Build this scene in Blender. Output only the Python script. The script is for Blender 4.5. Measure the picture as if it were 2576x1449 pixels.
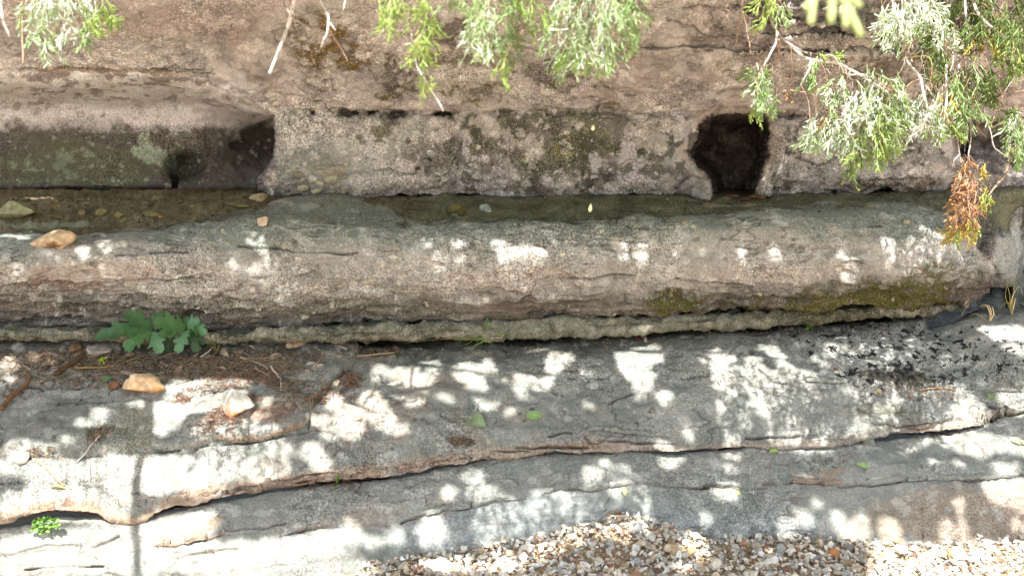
import bpy, bmesh, math, random
import numpy as np
from mathutils import Vector, Matrix
from mathutils.bvhtree import BVHTree

for o in list(bpy.data.objects): bpy.data.objects.remove(o)
scene = bpy.context.scene
COL = scene.collection
rng = np.random.default_rng(11)
random.seed(11)

# ------------------------------------------------------------------ camera
# measurements were taken on a 2576 x 1449 copy of the photograph: (u, v) below
FPX, UC, VC = 2474.0, 1288.0, 724.5
PITCH = math.radians(8.0)
CAM_Z = 1.5
cam = bpy.data.cameras.new('camera'); cam_o = bpy.data.objects.new('camera', cam); COL.objects.link(cam_o)
cam_o.location = (0, 0, CAM_Z)
cam_o.rotation_euler = (math.radians(90) - PITCH, 0, 0)
cam.sensor_width = 36.0
cam.lens = 36.0 * FPX / 2576.0
cam.clip_start = 0.05; cam.clip_end = 500
cam.dof.use_dof = True; cam.dof.focus_distance = 4.1; cam.dof.aperture_fstop = 2.8
scene.camera = cam_o

# ------------------------------------------------------------------ light
SUN_EL, SUN_AZ = math.radians(57), math.radians(10)     # behind the camera, a little to its left
SUN = np.array([-math.sin(SUN_AZ) * math.cos(SUN_EL), -math.cos(SUN_AZ) * math.cos(SUN_EL), math.sin(SUN_EL)])
world = bpy.data.worlds.new('World'); scene.world = world; world.use_nodes = True
wn = world.node_tree.nodes; wl = world.node_tree.links
bg = wn['Background']
sky = wn.new('ShaderNodeTexSky'); sky.sky_type = 'NISHITA'; sky.sun_disc = False
sky.sun_elevation = SUN_EL
sky.sun_rotation = math.atan2(SUN[0], SUN[1])
sky.air_density = 1.0; sky.dust_density = 2.8; sky.ozone_density = 1.0
wl.new(sky.outputs[0], bg.inputs[0]); bg.inputs[1].default_value = 0.15
sun = bpy.data.lights.new('sun', 'SUN'); sun.energy = 5.0; sun.angle = math.radians(0.53); sun.color = (1.0, 0.99, 0.98)
sun_o = bpy.data.objects.new('sun', sun); COL.objects.link(sun_o)
sun_o.location = (-1, -3, 6)
sun_o.rotation_euler = Vector(SUN).to_track_quat('Z', 'Y').to_euler()
scene.view_settings.view_transform = 'Standard'; scene.view_settings.look = 'None'
scene.view_settings.exposure = 1.28; scene.view_settings.gamma = 1.0
scene.view_settings.use_curve_mapping = False
scene.render.engine = 'CYCLES'
scene.cycles.max_bounces = 8; scene.cycles.diffuse_bounces = 4
scene.cycles.use_denoising = True; scene.cycles.use_adaptive_sampling = False; scene.cycles.filter_width = 1.35

# ------------------------------------------------------------------ numeric helpers
cp, sp = math.cos(PITCH), math.sin(PITCH)
def unproj(u, v, Y):
    """picture position + distance -> point in the place"""
    u, v, Y = np.broadcast_arrays(np.asarray(u, float), np.asarray(v, float), np.asarray(Y, float))
    xc = (u - UC) / FPX; yc = -(v - VC) / FPX
    dx, dy, dz = xc, cp + yc * sp, -sp + yc * cp
    t = Y / dy
    return np.stack([dx * t, Y, CAM_Z + dz * t], -1)
def proj(P):
    P = np.asarray(P, float)
    y, z = P[..., 1], P[..., 2] - CAM_Z
    d = y * cp - z * sp; h = y * sp + z * cp
    return UC + FPX * P[..., 0] / d, VC - FPX * h / d
def ray(u, v):
    xc = (u - UC) / FPX; yc = -(v - VC) / FPX
    return Vector((xc, cp + yc * sp, -sp + yc * cp)).normalized()

_perm = rng.permutation(256).astype(np.int32); _perm = np.concatenate([_perm, _perm])
_g = rng.normal(size=(256, 3)).astype(np.float32); _g /= np.linalg.norm(_g, axis=1)[:, None]
def perlin(P):
    P = np.asarray(P, np.float32)
    i = np.floor(P).astype(np.int32); f = P - i; i &= 255
    w = f * f * f * (f * (f * 6 - 15) + 10)
    out = np.zeros(len(P), np.float32)
    for dx in (0, 1):
        wx = w[:, 0] if dx else 1 - w[:, 0]
        px = _perm[(i[:, 0] + dx) & 255]
        for dy in (0, 1):
            wxy = wx * (w[:, 1] if dy else 1 - w[:, 1])
            py = _perm[px + ((i[:, 1] + dy) & 255)]
            for dz in (0, 1):
                g = _g[_perm[py + ((i[:, 2] + dz) & 255)]]
                d = g[:, 0] * (f[:, 0] - dx) + g[:, 1] * (f[:, 1] - dy) + g[:, 2] * (f[:, 2] - dz)
                out += wxy * (w[:, 2] if dz else 1 - w[:, 2]) * d
    return out * 1.5
def fbm(P, scale, octv=4, seed=0, gain=0.5, stretch=(1, 1, 1)):
    P = np.asarray(P, np.float32) * (np.array(stretch, np.float32) / scale) + np.float32(seed * 17.31)
    out = np.zeros(len(P), np.float32); a = 1.0
    for k in range(octv):
        out += a * perlin(P); P = P * np.float32(2.03) + np.float32(5.1); a *= gain
    return out
def sstep(a, b, x):
    t = np.clip((x - a) / (b - a), 0, 1); return t * t * (3 - 2 * t)
def pl(pts, smooth=14):
    p = np.array(pts, float)
    def f(u):
        u = np.asarray(u, float)
        r = 0
        for k in (-1, -.5, 0, .5, 1):
            r = r + np.interp(u + k * smooth, p[:, 0], p[:, 1])
        return r / 5
    return f
def seg_dist(U, V, pts):
    p = np.array(pts, float); d = np.full(U.shape, 1e9)
    for (x0, y0), (x1, y1) in zip(p[:-1], p[1:]):
        ex, ey = x1 - x0, y1 - y0
        t = np.clip(((U - x0) * ex + (V - y0) * ey) / (ex * ex + ey * ey + 1e-9), 0, 1)
        d = np.minimum(d, np.hypot(U - x0 - t * ex, V - y0 - t * ey))
    return d
def poly_sd(U, V, pts):
    """signed distance, positive inside"""
    p = list(pts); q = p + [p[0]]
    d = seg_dist(U, V, q); ins = np.zeros(U.shape, bool)
    for (x0, y0), (x1, y1) in zip(q[:-1], q[1:]):
        c = (y0 > V) != (y1 > V)
        if y0 != y1:
            ins ^= c & (U < (x1 - x0) * (V - y0) / (y1 - y0) + x0)
    return np.where(ins, d, -d)
def blob(U, V, cu, cv, ru, rv, ang=0.0):
    a = math.radians(ang); x, y = U - cu, V - cv
    xr = x * math.cos(a) + y * math.sin(a); yr = -x * math.sin(a) + y * math.cos(a)
    return 1 - np.hypot(xr / ru, yr / rv)
def lin(r, g, b, k=1.0):
    c = np.array([r, g, b], float) / 255
    c = np.where(c <= 0.04045, c / 12.92, ((c + 0.055) / 1.055) ** 2.4) * k
    return c
def mixc(C, m, col):
    m = np.clip(m, 0, 1)[:, None]; return C * (1 - m) + np.asarray(col) * m

# ------------------------------------------------------------------ object helpers
def props(o, label=None, cat=None, group=None, kind=None):
    if label: o['label'] = label
    if cat: o['category'] = cat
    if group: o['group'] = group
    if kind: o['kind'] = kind
    return o
def mesh_np(name, V, F, mat, cols=None, extra=None, smooth=True, parent=None):
    """V (n,3); F (m,3) or (m,4)"""
    me = bpy.data.meshes.new(name)
    V = np.asarray(V, np.float32); F = np.asarray(F, np.int32); k = F.shape[1]
    me.vertices.add(len(V)); me.vertices.foreach_set('co', V.ravel())
    me.loops.add(F.size); me.loops.foreach_set('vertex_index', F.ravel())
    me.polygons.add(len(F)); me.polygons.foreach_set('loop_start', np.arange(0, F.size, k, dtype=np.int32))
    try: me.polygons.foreach_set('loop_total', np.full(len(F), k, np.int32))
    except Exception: pass
    me.polygons.foreach_set('use_smooth', np.full(len(F), smooth, bool))
    me.update(calc_edges=True)
    if cols is not None:
        a = me.attributes.new('Col', 'FLOAT_COLOR', 'POINT')
        c4 = np.ones((len(V), 4), np.float32); c4[:, :3] = cols
        a.data.foreach_set('color', c4.ravel())
    for nm, arr in (extra or {}).items():
        a = me.attributes.new(nm, 'FLOAT', 'POINT'); a.data.foreach_set('value', np.asarray(arr, np.float32).ravel())
    me.materials.append(mat)
    o = bpy.data.objects.new(name, me); COL.objects.link(o)
    if parent is not None: o.parent = parent
    return o
def empty(name, loc, label=None, cat=None, group=None):
    o = bpy.data.objects.new(name, None); COL.objects.link(o); o.location = loc
    o.empty_display_size = 0.05
    return props(o, label, cat, group)
def recenter(o, c):
    """put a mesh's origin at point c (its base)"""
    c = np.asarray(c, np.float32); me = o.data
    a = np.empty(len(me.vertices) * 3, np.float32); me.vertices.foreach_get('co', a)
    me.vertices.foreach_set('co', (a.reshape(-1, 3) - c).ravel()); o.location = [float(x) for x in c]; me.update()
    return o
class Acc:
    """collects triangles"""
    def __init__(s): s.V = []; s.F = []; s.C = []; s.n = 0
    def add(s, V, F, col=None):
        V = np.asarray(V, float); s.V.append(V); s.F.append(np.asarray(F, int) + s.n); s.n += len(V)
        s.C.append(np.tile(np.asarray(col if col is not None else (1, 1, 1), float), (len(V), 1)) if np.ndim(col) < 2 else col)
    def build(s, name, mat, parent=None, smooth=True, origin=None):
        if not s.V: return None
        o = mesh_np(name, np.concatenate(s.V), np.concatenate(s.F), mat, np.concatenate(s.C), smooth=smooth)
        if parent is not None:
            o.parent = parent
            recenter(o, parent.location); o.location = (0, 0, 0)
        elif origin is not None: recenter(o, origin)
        return o
def tube(acc, pts, r0, r1=None, sides=5, col=(1, 1, 1), cap=True):
    P = np.asarray(pts, float); n = len(P); r1 = r0 if r1 is None else r1
    T = np.gradient(P, axis=0); T /= np.linalg.norm(T, axis=1)[:, None] + 1e-12
    ref = np.array([0.31, 0.17, 0.93]); A = np.cross(T, ref); A /= np.linalg.norm(A, axis=1)[:, None] + 1e-12
    B = np.cross(T, A)
    R = np.linspace(r0, r1, n)[:, None, None]
    th = np.linspace(0, 2 * np.pi, sides, endpoint=False)
    ring = (A[:, None] * np.cos(th)[None, :, None] + B[:, None] * np.sin(th)[None, :, None]) * R + P[:, None]
    V = ring.reshape(-1, 3); F = []
    for i in range(n - 1):
        for j in range(sides):
            a, b = i * sides + j, i * sides + (j + 1) % sides
            F += [(a, b, b + sides), (a, b + sides, a + sides)]
    V = np.vstack([V, P[0] - T[0] * r0 * .4, P[-1] + T[-1] * r1 * .6]); s, e = len(V) - 2, len(V) - 1
    for j in range(sides):
        k = (j + 1) % sides
        F += [(s, k, j), (e, (n - 1) * sides + j, (n - 1) * sides + k)]
    acc.add(V, F, col)
def spline(pts, n):
    """smooth path through points"""
    p = np.asarray(pts, float)
    if len(p) < 3: 
        t = np.linspace(0, 1, n)[:, None]; return p[0] * (1 - t) + p[-1] * t
    d = np.r_[0, np.cumsum(np.linalg.norm(np.diff(p, axis=0), axis=1))]
    m = np.gradient(p, d, axis=0); t = np.linspace(0, d[-1], n)
    k = np.clip(np.searchsorted(d, t, side='right') - 1, 0, len(p) - 2); h = d[k + 1] - d[k]; s = ((t - d[k]) / h)[:, None]; h = h[:, None]
    return (2*s**3-3*s**2+1)*p[k] + (s**3-2*s**2+s)*h*m[k] + (-2*s**3+3*s**2)*p[k+1] + (s**3-s**2)*h*m[k+1]

# ------------------------------------------------------------------ materials
def new_mat(name):
    m = bpy.data.materials.new(name); m.use_nodes = True
    return m, m.node_tree.nodes, m.node_tree.links, m.node_tree.nodes['Principled BSDF']
def rock_material():
    m, N, L, b = new_mat('weathered_limestone')
    at = N.new('ShaderNodeAttribute'); at.attribute_name = 'Col'
    gr = N.new('ShaderNodeAttribute'); gr.attribute_name = 'grain'
    li = N.new('ShaderNodeAttribute'); li.attribute_name = 'lichen'
    pa = N.new('ShaderNodeAttribute'); pa.attribute_name = 'pale'
    tc = N.new('ShaderNodeTexCoord')
    def noise(s, d, r=0.6):
        n = N.new('ShaderNodeTexNoise'); n.inputs['Scale'].default_value = s; n.inputs['Detail'].default_value = d; n.inputs['Roughness'].default_value = r
        L.new(tc.outputs['Object'], n.inputs['Vector']); return n.outputs['Fac']
    def ramp(x, a, c, lo, hi):
        r = N.new('ShaderNodeMapRange'); r.inputs[1].default_value = a; r.inputs[2].default_value = c; r.inputs[3].default_value = lo; r.inputs[4].default_value = hi
        r.interpolation_type = 'SMOOTHSTEP'
        L.new(x, r.inputs[0]); return r.outputs[0]
    def math_(op, x, y):
        n = N.new('ShaderNodeMath'); n.operation = op
        for k, q in enumerate((x, y)):
            if isinstance(q, (int, float)): n.inputs[k].default_value = q
            else: L.new(q, n.inputs[k])
        return n.outputs[0]
    n1, n2, n3 = noise(105, 4, .7), noise(330, 3), noise(22, 5)
    f = math_('MULTIPLY', math_('MULTIPLY', ramp(n1, .34, .66, .58, 1.44), ramp(n2, .36, .64, .58, 1.45)), ramp(n3, .32, .68, .82, 1.18))
    # grain: how strong the speckle is
    f1 = math_('ADD', math_('MULTIPLY', math_('SUBTRACT', f, 1.0), gr.outputs['Fac']), 1.0)
    mul = N.new('ShaderNodeMix'); mul.data_type = 'RGBA'; mul.blend_type = 'MULTIPLY'; mul.inputs[0].default_value = 1
    cmb = N.new('ShaderNodeCombineColor')
    for k in range(3): L.new(f1, cmb.inputs[k])
    L.new(at.outputs['Color'], mul.inputs[6]); L.new(cmb.outputs[0], mul.inputs[7])
    # pale crystals / grain scars
    vo = N.new('ShaderNodeTexVoronoi'); vo.inputs['Scale'].default_value = 110; L.new(tc.outputs['Object'], vo.inputs['Vector'])
    pale = math_('MULTIPLY', math_('MULTIPLY', ramp(vo.outputs['Distance'], .22, .42, 1, 0), ramp(noise(30, 4, .7), .46, .58, 0, 1)), pa.outputs['Fac'])
    mp = N.new('ShaderNodeMix'); mp.data_type = 'RGBA'; L.new(pale, mp.inputs[0]); L.new(mul.outputs[2], mp.inputs[6]); mp.inputs[7].default_value = (.62, .54, .42, 1)
    # black lichen crusts
    lich = ramp(math_('ADD', noise(26, 6, .68), math_('MULTIPLY', math_('SUBTRACT', li.outputs['Fac'], 1.0), .5)), .50, .545, 0, 1)
    ml = N.new('ShaderNodeMix'); ml.data_type = 'RGBA'; L.new(lich, ml.inputs[0]); L.new(mp.outputs[2], ml.inputs[6]); ml.inputs[7].default_value = (.028, .026, .024, 1)
    L.new(ml.outputs[2], b.inputs['Base Color'])
    b.inputs['Roughness'].default_value = .93; b.inputs['Specular IOR Level'].default_value = .25
    hgt = math_('ADD', math_('MULTIPLY', n1, .6), math_('ADD', math_('MULTIPLY', n2, .3), math_('MULTIPLY', noise(600, 2), .12)))
    bu = N.new('ShaderNodeBump'); bu.inputs['Strength'].default_value = 1.0; bu.inputs['Distance'].default_value = .008
    L.new(hgt, bu.inputs['Height']); L.new(bu.outputs[0], b.inputs['Normal'])
    return m
M_ROCK = rock_material()
def col_material(name, rough=.8, scale=60, amt=.35, bump=.3, dist=.003, spec=.3, transl=0.0):
    m, N, L, b = new_mat(name)
    at = N.new('ShaderNodeAttribute'); at.attribute_name = 'Col'
    tc = N.new('ShaderNodeTexCoord'); n = N.new('ShaderNodeTexNoise'); n.inputs['Scale'].default_value = scale; n.inputs['Detail'].default_value = 5
    L.new(tc.outputs['Object'], n.inputs['Vector'])
    r = N.new('ShaderNodeMapRange'); r.inputs[1].default_value = .3; r.inputs[2].default_value = .7; r.inputs[3].default_value = 1 - amt; r.inputs[4].default_value = 1 + amt
    L.new(n.outputs['Fac'], r.inputs[0])
    mul = N.new('ShaderNodeVectorMath'); mul.operation = 'SCALE'; L.new(at.outputs['Color'], mul.inputs[0]); L.new(r.outputs[0], mul.inputs['Scale'])
    L.new(mul.outputs[0], b.inputs['Base Color']); b.inputs['Roughness'].default_value = rough; b.inputs['Specular IOR Level'].default_value = spec
    bu = N.new('ShaderNodeBump'); bu.inputs['Strength'].default_value = bump; bu.inputs['Distance'].default_value = dist
    L.new(n.outputs['Fac'], bu.inputs['Height']); L.new(bu.outputs[0], b.inputs['Normal'])
    if transl:
        t = N.new('ShaderNodeBsdfTranslucent'); L.new(mul.outputs[0], t.inputs[0])
        mx = N.new('ShaderNodeMixShader'); mx.inputs[0].default_value = transl
        L.new(b.outputs[0], mx.inputs[1]); L.new(t.outputs[0], mx.inputs[2]); L.new(mx.outputs[0], N['Material Output'].inputs[0])
    return m
M_STONE = col_material('loose_stone', .9, 45, .3, .5, .004, .25)
M_GRAVEL = col_material('creek_gravel', .85, 90, .25, .3, .002, .25)
M_LEAF = col_material('green_leaf', .42, 30, .12, .2, .001, .5, .35)
M_DRY = col_material('dry_leaf', .75, 60, .25, .3, .001, .3, .2)
M_WOOD = col_material('twig_bark', .85, 140, .35, .6, .002, .2)
M_NEEDLE = col_material('juniper_foliage', .36, 200, .2, .2, .001, .8, .38)
M_LITTER = col_material('needle_litter', .8, 200, .3, .2, .001, .2)
# ------------------------------------------------------------------ rock strata
STEP = 2.6
US = np.concatenate([np.arange(-760, -40, 13.0), np.arange(-40, 2616, STEP), np.arange(2616, 3400, 13.0)])
BED = (1.0, 1.0, 7.0)

def hermite_rows(ctrl, sharp, counts):
    """ctrl (K, C, 3) control rows -> dense rows; smooth except at sharp rows"""
    K = len(ctrl); out = []
    T = np.zeros_like(ctrl)
    for k in range(K):
        if k == 0: T[k] = ctrl[1] - ctrl[0]
        elif k == K - 1: T[k] = ctrl[k] - ctrl[k - 1]
        else: T[k] = (ctrl[k + 1] - ctrl[k - 1]) * .5
    for k in range(K - 1):
        n = counts[k]; p0, p1 = ctrl[k], ctrl[k + 1]; d = p1 - p0; L = np.linalg.norm(d, axis=-1, keepdims=True)
        m0 = d if sharp[k] else T[k]; m1 = d if sharp[k + 1] else T[k + 1]
        m0 = m0 * np.minimum(1, L / (np.linalg.norm(m0, axis=-1, keepdims=True) + 1e-9)); m1 = m1 * np.minimum(1, L / (np.linalg.norm(m1, axis=-1, keepdims=True) + 1e-9))
        for i in range(n + (k == K - 2)):
            s = i / n
            out.append((2*s**3-3*s**2+1)*p0 + (s**3-2*s**2+s)*m0 + (-2*s**3+3*s**2)*p1 + (s**3-s**2)*m1)
    return np.array(out)
def grid_normals(G):
    du = np.gradient(G, axis=1); dv = np.gradient(G, axis=0); n = np.cross(du, dv)
    return n / (np.linalg.norm(n, axis=-1, keepdims=True) + 1e-12)
BVHS = []
DESAT = .70
DES = {'rock_wall': .50, 'rounded_rock_slab': .50}
GAIN = {'rock_slab': .88, 'rounded_rock_slab': 1.08, 'rock_wall': 1.27, 'thin_rock_slab': 1.0, 'muddy_ground': 1.35}
TINT = {'rock_wall': np.array([.985, .985, 1.02]), 'rounded_rock_slab': np.array([.995, 1.0, .975])}
def crease(P, scale, seed, stretch=(1, 1, 2.5), width=.05, keep=.05):
    """thin natural cracks: zero lines of a noise field, kept only in places"""
    q = np.asarray(P, np.float32) * (np.array(stretch, np.float32) / scale) + np.float32(seed * 13.7)
    n = perlin(q) + .45 * perlin(q * np.float32(2.3)) + .2 * perlin(q * np.float32(5.1))
    m = fbm(P, scale * 1.7, 2, seed + 50)
    return np.exp(-(n / width) ** 2) * sstep(keep, keep + .3, m)
def scoops(P, U, V, d, box, n, seed, rmin=14, rmax=50, dep=.014):
    """shallow spalled scars with a sharp upper edge"""
    r = np.random.default_rng(seed); j = 10 * fbm(P, .08, 3, seed)
    for k in range(n):
        cu, cv = r.uniform(box[0], box[1]), r.uniform(box[2], box[3]); ru = r.uniform(rmin, rmax); rv = ru * r.uniform(.18, .5)
        s = np.where((np.abs(U - cu) < ru * 1.5) & (np.abs(V - cv) < rv * 2.2))[0]
        if not len(s): continue
        bl = blob(U[s] + j[s], V[s] + j[s] * .5, cu, cv, ru, rv)
        d[s] -= dep * r.uniform(.4, 1.2) * sstep(0, .18, bl) * np.clip(.75 - (V[s] - cv) / rv * .5, 0, 1)
    return d
def spots(C, P, U, V, box, n, seed, col, rmin=3, rmax=12, amt=.8, soft=.25):
    r = np.random.default_rng(seed); j = 4 * fbm(P, .03, 3, seed, .6)
    for k in range(n):
        cu, cv = r.uniform(box[0], box[1]), r.uniform(box[2], box[3]); ru = rmin + (rmax - rmin) * r.random() ** 2; rv = ru * r.uniform(.5, .9)
        s = np.where((np.abs(U - cu) < ru * 1.7) & (np.abs(V - cv) < rv * 1.9))[0]
        if not len(s): continue
        m = amt * r.uniform(.4, 1) * sstep(0, soft, blob(U[s] + j[s], V[s] + j[s], cu, cv, ru, rv, r.uniform(-30, 30)))[:, None]
        C[s] = C[s] * (1 - m) + np.asarray(col) * r.uniform(.85, 1.1) * m
    return C
def stratum(name, G, displace, paint, label):
    R, C = G.shape[:2]
    N = grid_normals(G); P = G.reshape(-1, 3); U, V = proj(P)
    d = displace(P, U, V)
    P2 = P + N.reshape(-1, 3) * d[:, None]
    N2 = grid_normals(P2.reshape(R, C, 3)).reshape(-1, 3)
    cols, grain, lichen, pale = paint(P2, U, V, N2)
    lum = (cols @ np.array([.25, .6, .15]))[:, None]; sat = DES.get(name, DESAT) + .34 * sstep(1.6, 4.0, cols[:, 1] / (cols[:, 2] + 1e-4))[:, None]; cols = (lum + (cols - lum) * sat) * GAIN[name] * TINT.get(name, np.array([1.0, 1.0, .965]))
    idx = np.arange(R * C).reshape(R, C)
    F = np.stack([idx[:-1, :-1], idx[:-1, 1:], idx[1:, 1:], idx[1:, :-1]], -1).reshape(-1, 4)
    z = np.zeros(R * C)
    o = mesh_np(name, P2, F, M_ROCK, np.clip(cols, .004, .9), {'grain': grain * (.75 + .9 * fbm(P2, .35, 3, 300)).clip(.3, 1.4) + z, 'lichen': lichen + z, 'pale': pale + z})
    props(o, label, kind='structure')
    BVHS.append(o)
    return o
def rows_grid(rows):
    """rows: (v(u), Y(u), n, sharp)"""
    ctrl = np.array([unproj(US, r[0](US) if callable(r[0]) else np.full(US.shape, r[0]), r[1](US) if callable(r[1]) else np.full(US.shape, r[1])) for r in rows])
    return hermite_rows(ctrl, [r[3] for r in rows], [r[2] for r in rows])
def off(f, a): return lambda u: f(u) + a
def lerp(f, g, t): return lambda u: f(u) * (1 - t) + g(u) * t
def groove(U, V, P, d, cracks, jit=3.0):
    """cut cracks (polyline, width px, depth m); returns new d and a crack mask"""
    m = np.zeros(len(U), np.float32)
    j1 = perlin(P * np.float32(16)) ; j2 = perlin(P * np.float32(43) + 7); j3 = perlin(P * np.float32(7) + 3)
    for pts, w, dep in cracks:
        p = np.array(pts, float)
        s = np.where((U > p[:, 0].min() - 40) & (U < p[:, 0].max() + 40) & (V > p[:, 1].min() - 40) & (V < p[:, 1].max() + 40))[0]
        if not len(s): continue
        dist = seg_dist(U[s] + j2[s] * jit, V[s] + j1[s] * jit * 1.8 + j3[s] * 4, pts)
        tap = np.clip(.75 + j3[s] * 1.1, .15, 1.3)
        g = np.exp(-(dist / (w * tap)) ** 2)
        d[s] -= dep * g * np.clip(tap, .3, 1)
        m[s] = np.maximum(m[s], np.exp(-(dist / (w * 1.5)) ** 2) * np.clip(tap, .3, 1))  # mask for the darker brown in the cracks
    return d, m

# --- measured lines (picture v as a function of u)
V_BASE = pl([(-760, 1560), (0, 1530), (600, 1495), (900, 1458), (1050, 1440), (1200, 1422), (1400, 1398), (1600, 1385), (1800, 1378), (2000, 1372), (2150, 1372), (2300, 1380), (2450, 1370), (2576, 1358), (3400, 1300)], 30)
V_C2 = pl([(-760, 1352), (-100, 1338), (0, 1334), (70, 1322), (147, 1309), (239, 1309), (331, 1316), (367, 1308), (423, 1291), (533, 1278), (698, 1243), (845, 1221), (1000, 1206), (1100, 1186), (1200, 1170), (1300, 1156), (1400, 1146), (1500, 1144), (1600, 1143), (1700, 1146), (1800, 1138), (1900, 1129), (2000, 1131), (2100, 1126), (2150, 1115), (2250, 1104), (2400, 1091), (2470, 1074), (2576, 1048), (3400, 960)], 6)
_GAP = pl([(-760, 16), (0, 14), (80, 20), (239, 14), (300, 4), (350, 2), (400, 9), (500, 12), (650, 12), (800, 7), (1000, 6), (1100, 9), (1300, 7), (1500, 7), (1700, 8), (1900, 5), (2100, 5), (2200, 10), (2400, 7), (2480, 3), (2576, 7), (3400, 10)], 12)
GAP2 = lambda u: _GAP(u) * 1.4
BAND2 = pl([(-760, 30), (0, 30), (250, 26), (340, 12), (440, 34), (700, 36), (900, 32), (1100, 34), (1300, 26), (1500, 18), (1800, 14), (2100, 14), (2300, 20), (2470, 34), (2576, 20), (3400, 20)], 20)
V_C3 = pl([(-760, 880), (0, 868), (400, 872), (900, 876), (1250, 866), (1500, 856), (1700, 842), (1900, 832), (2100, 820), (2300, 804), (2450, 792), (2576, 798), (3400, 790)], 30)
PL_BOT = pl([(-760, 850), (0, 853), (300, 859), (600, 863), (850, 859), (1100, 849), (1350, 854), (1500, 843), (1700, 829), (1900, 821), (2100, 807), (2300, 793), (2390, 777), (2420, 768), (2500, 764), (3400, 764)], 8)
PL_TOP = pl([(-760, 824), (0, 828), (300, 833), (600, 838), (700, 829), (850, 823), (1000, 816), (1200, 806), (1450, 801), (1600, 797), (1800, 790), (1950, 784), (2100, 776), (2300, 765), (2390, 761), (2420, 763), (2500, 762), (3400, 762)], 8)
RIM = pl([(-760, 596), (0, 592), (150, 588), (280, 585), (380, 578), (450, 562), (550, 548), (650, 545), (750, 548), (900, 552), (1020, 560), (1150, 558), (1250, 553), (1450, 550), (1600, 543), (1800, 540), (1950, 532), (2100, 524), (2200, 521), (2300, 532), (2400, 548), (2480, 566), (2540, 590), (3400, 640)], 16)
Y_C2 = pl([(-760, 3.08), (0, 3.29), (600, 3.52), (1288, 3.83), (2000, 3.98), (2576, 4.14), (3400, 4.4)], 60)
Y_C3 = pl([(-760, 3.86), (0, 4.02), (600, 4.15), (1288, 4.33), (2000, 4.42), (2576, 4.52), (3400, 4.7)], 60)
Y_LOG = pl([(-760, 3.80), (0, 3.93), (700, 4.02), (1288, 4.08), (2000, 4.13), (2300, 4.17), (2400, 4.22), (2460, 4.30), (2500, 4.40), (2530, 4.55), (2560, 4.85), (2600, 5.2), (3400, 5.6)], 8)
END_PL = pl([(-760, 0), (2330, 0), (2390, .06), (2410, .2), (2430, .6), (3400, .8)], 4)
def Y_BASE(u):
    v = V_BASE(u); a = PITCH + np.arctan((v - VC) / FPX); return (CAM_Z + .05) / np.tan(a)
gray = lin(128, 128, 119, 1.55); graygreen = lin(112, 118, 108, 1.5); tan = lin(150, 130, 105, 1.5); rust = lin(138, 92, 62, 1.3)
brown = lin(105, 84, 62, 1.3); dark = lin(52, 44, 34, 1.3); moss = lin(78, 74, 22, 1.25); mossd = lin(62, 58, 22, 1.2); pink = lin(160, 140, 128, 1.5); white = lin(190, 186, 176, 1.5)
oliv = lin(104, 98, 66, 1.4); olivgreen = lin(86, 90, 62, 1.3); blue = lin(128, 132, 132, 1.55); mud = lin(66, 58, 36, 1.2)
def tone(P, a=.22, s=.16, seed=0):
    return (1 + a * fbm(P, s, 5, seed, .6))[:, None]

# --- lowest slab
def disp_a(P, U, V):
    d = .020 * fbm(P, .55, 3, 1) + .008 * fbm(P, .16, 4, 2, .55, (1, 1, 2)) + .0022 * fbm(P, .03, 3, 3)
    d += .010 * np.maximum(0, fbm(P, .4, 3, 9, .5, (.5, .5, 4)))
    k1 = [[(-300, 1420), (0, 1395), (120, 1372), (240, 1372), (300, 1352)], [(390, 1372), (460, 1368), (530, 1356), (560, 1344)], [(520, 1390), (600, 1380)],
          [(560, 1338), (640, 1332), (720, 1318)], [(700, 1348), (770, 1332), (850, 1322), (980, 1314)], [(1010, 1310), (1050, 1297), (1110, 1282), (1180, 1275), (1220, 1258), (1290, 1255), (1325, 1254)],
          [(1370, 1240), (1410, 1228), (1490, 1232), (1540, 1222), (1590, 1215), (1700, 1222), (1780, 1228)], [(1770, 1224), (1840, 1220), (1880, 1226), (1930, 1222)], [(1920, 1214), (1990, 1213), (2050, 1208), (2070, 1214)],
          [(2110, 1222), (2200, 1222), (2250, 1208), (2310, 1206), (2400, 1202), (2470, 1206), (2576, 1196), (2800, 1180)],
          [(1340, 1375), (1370, 1352), (1410, 1350), (1440, 1352)], [(1220, 1392), (1240, 1378), (1260, 1378)], [(2318, 1275), (2322, 1330), (2318, 1370)], [(2490, 1196), (2540, 1190), (2576, 1186)], [(440, 1402), (540, 1392)],
          [(60, 1430), (180, 1420), (260, 1425)]]
    d, m = groove(U, V, P, d, [(k, 2.0, .030) for k in k1], 2.5)
    # the sheet above the middle crack stands a little proud
    vc = np.interp(U, [-760, 0, 300, 600, 800, 1050, 1300, 1400, 1600, 1800, 2000, 2300, 2576, 3400], [1420, 1395, 1360, 1338, 1325, 1295, 1255, 1235, 1218, 1225, 1212, 1206, 1190, 1150])
    d += .010 * sstep(4, -8, V - vc + 6 * perlin(P * np.float32(9)))
    c = crease(P, .22, 11); d -= .006 * c; d = scoops(P, U, V, d, (-100, 2600, 1150, 1420), 60, 13, 14, 60, .007)
    disp_a.m = np.maximum(m, .7 * c)
    return d
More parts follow.
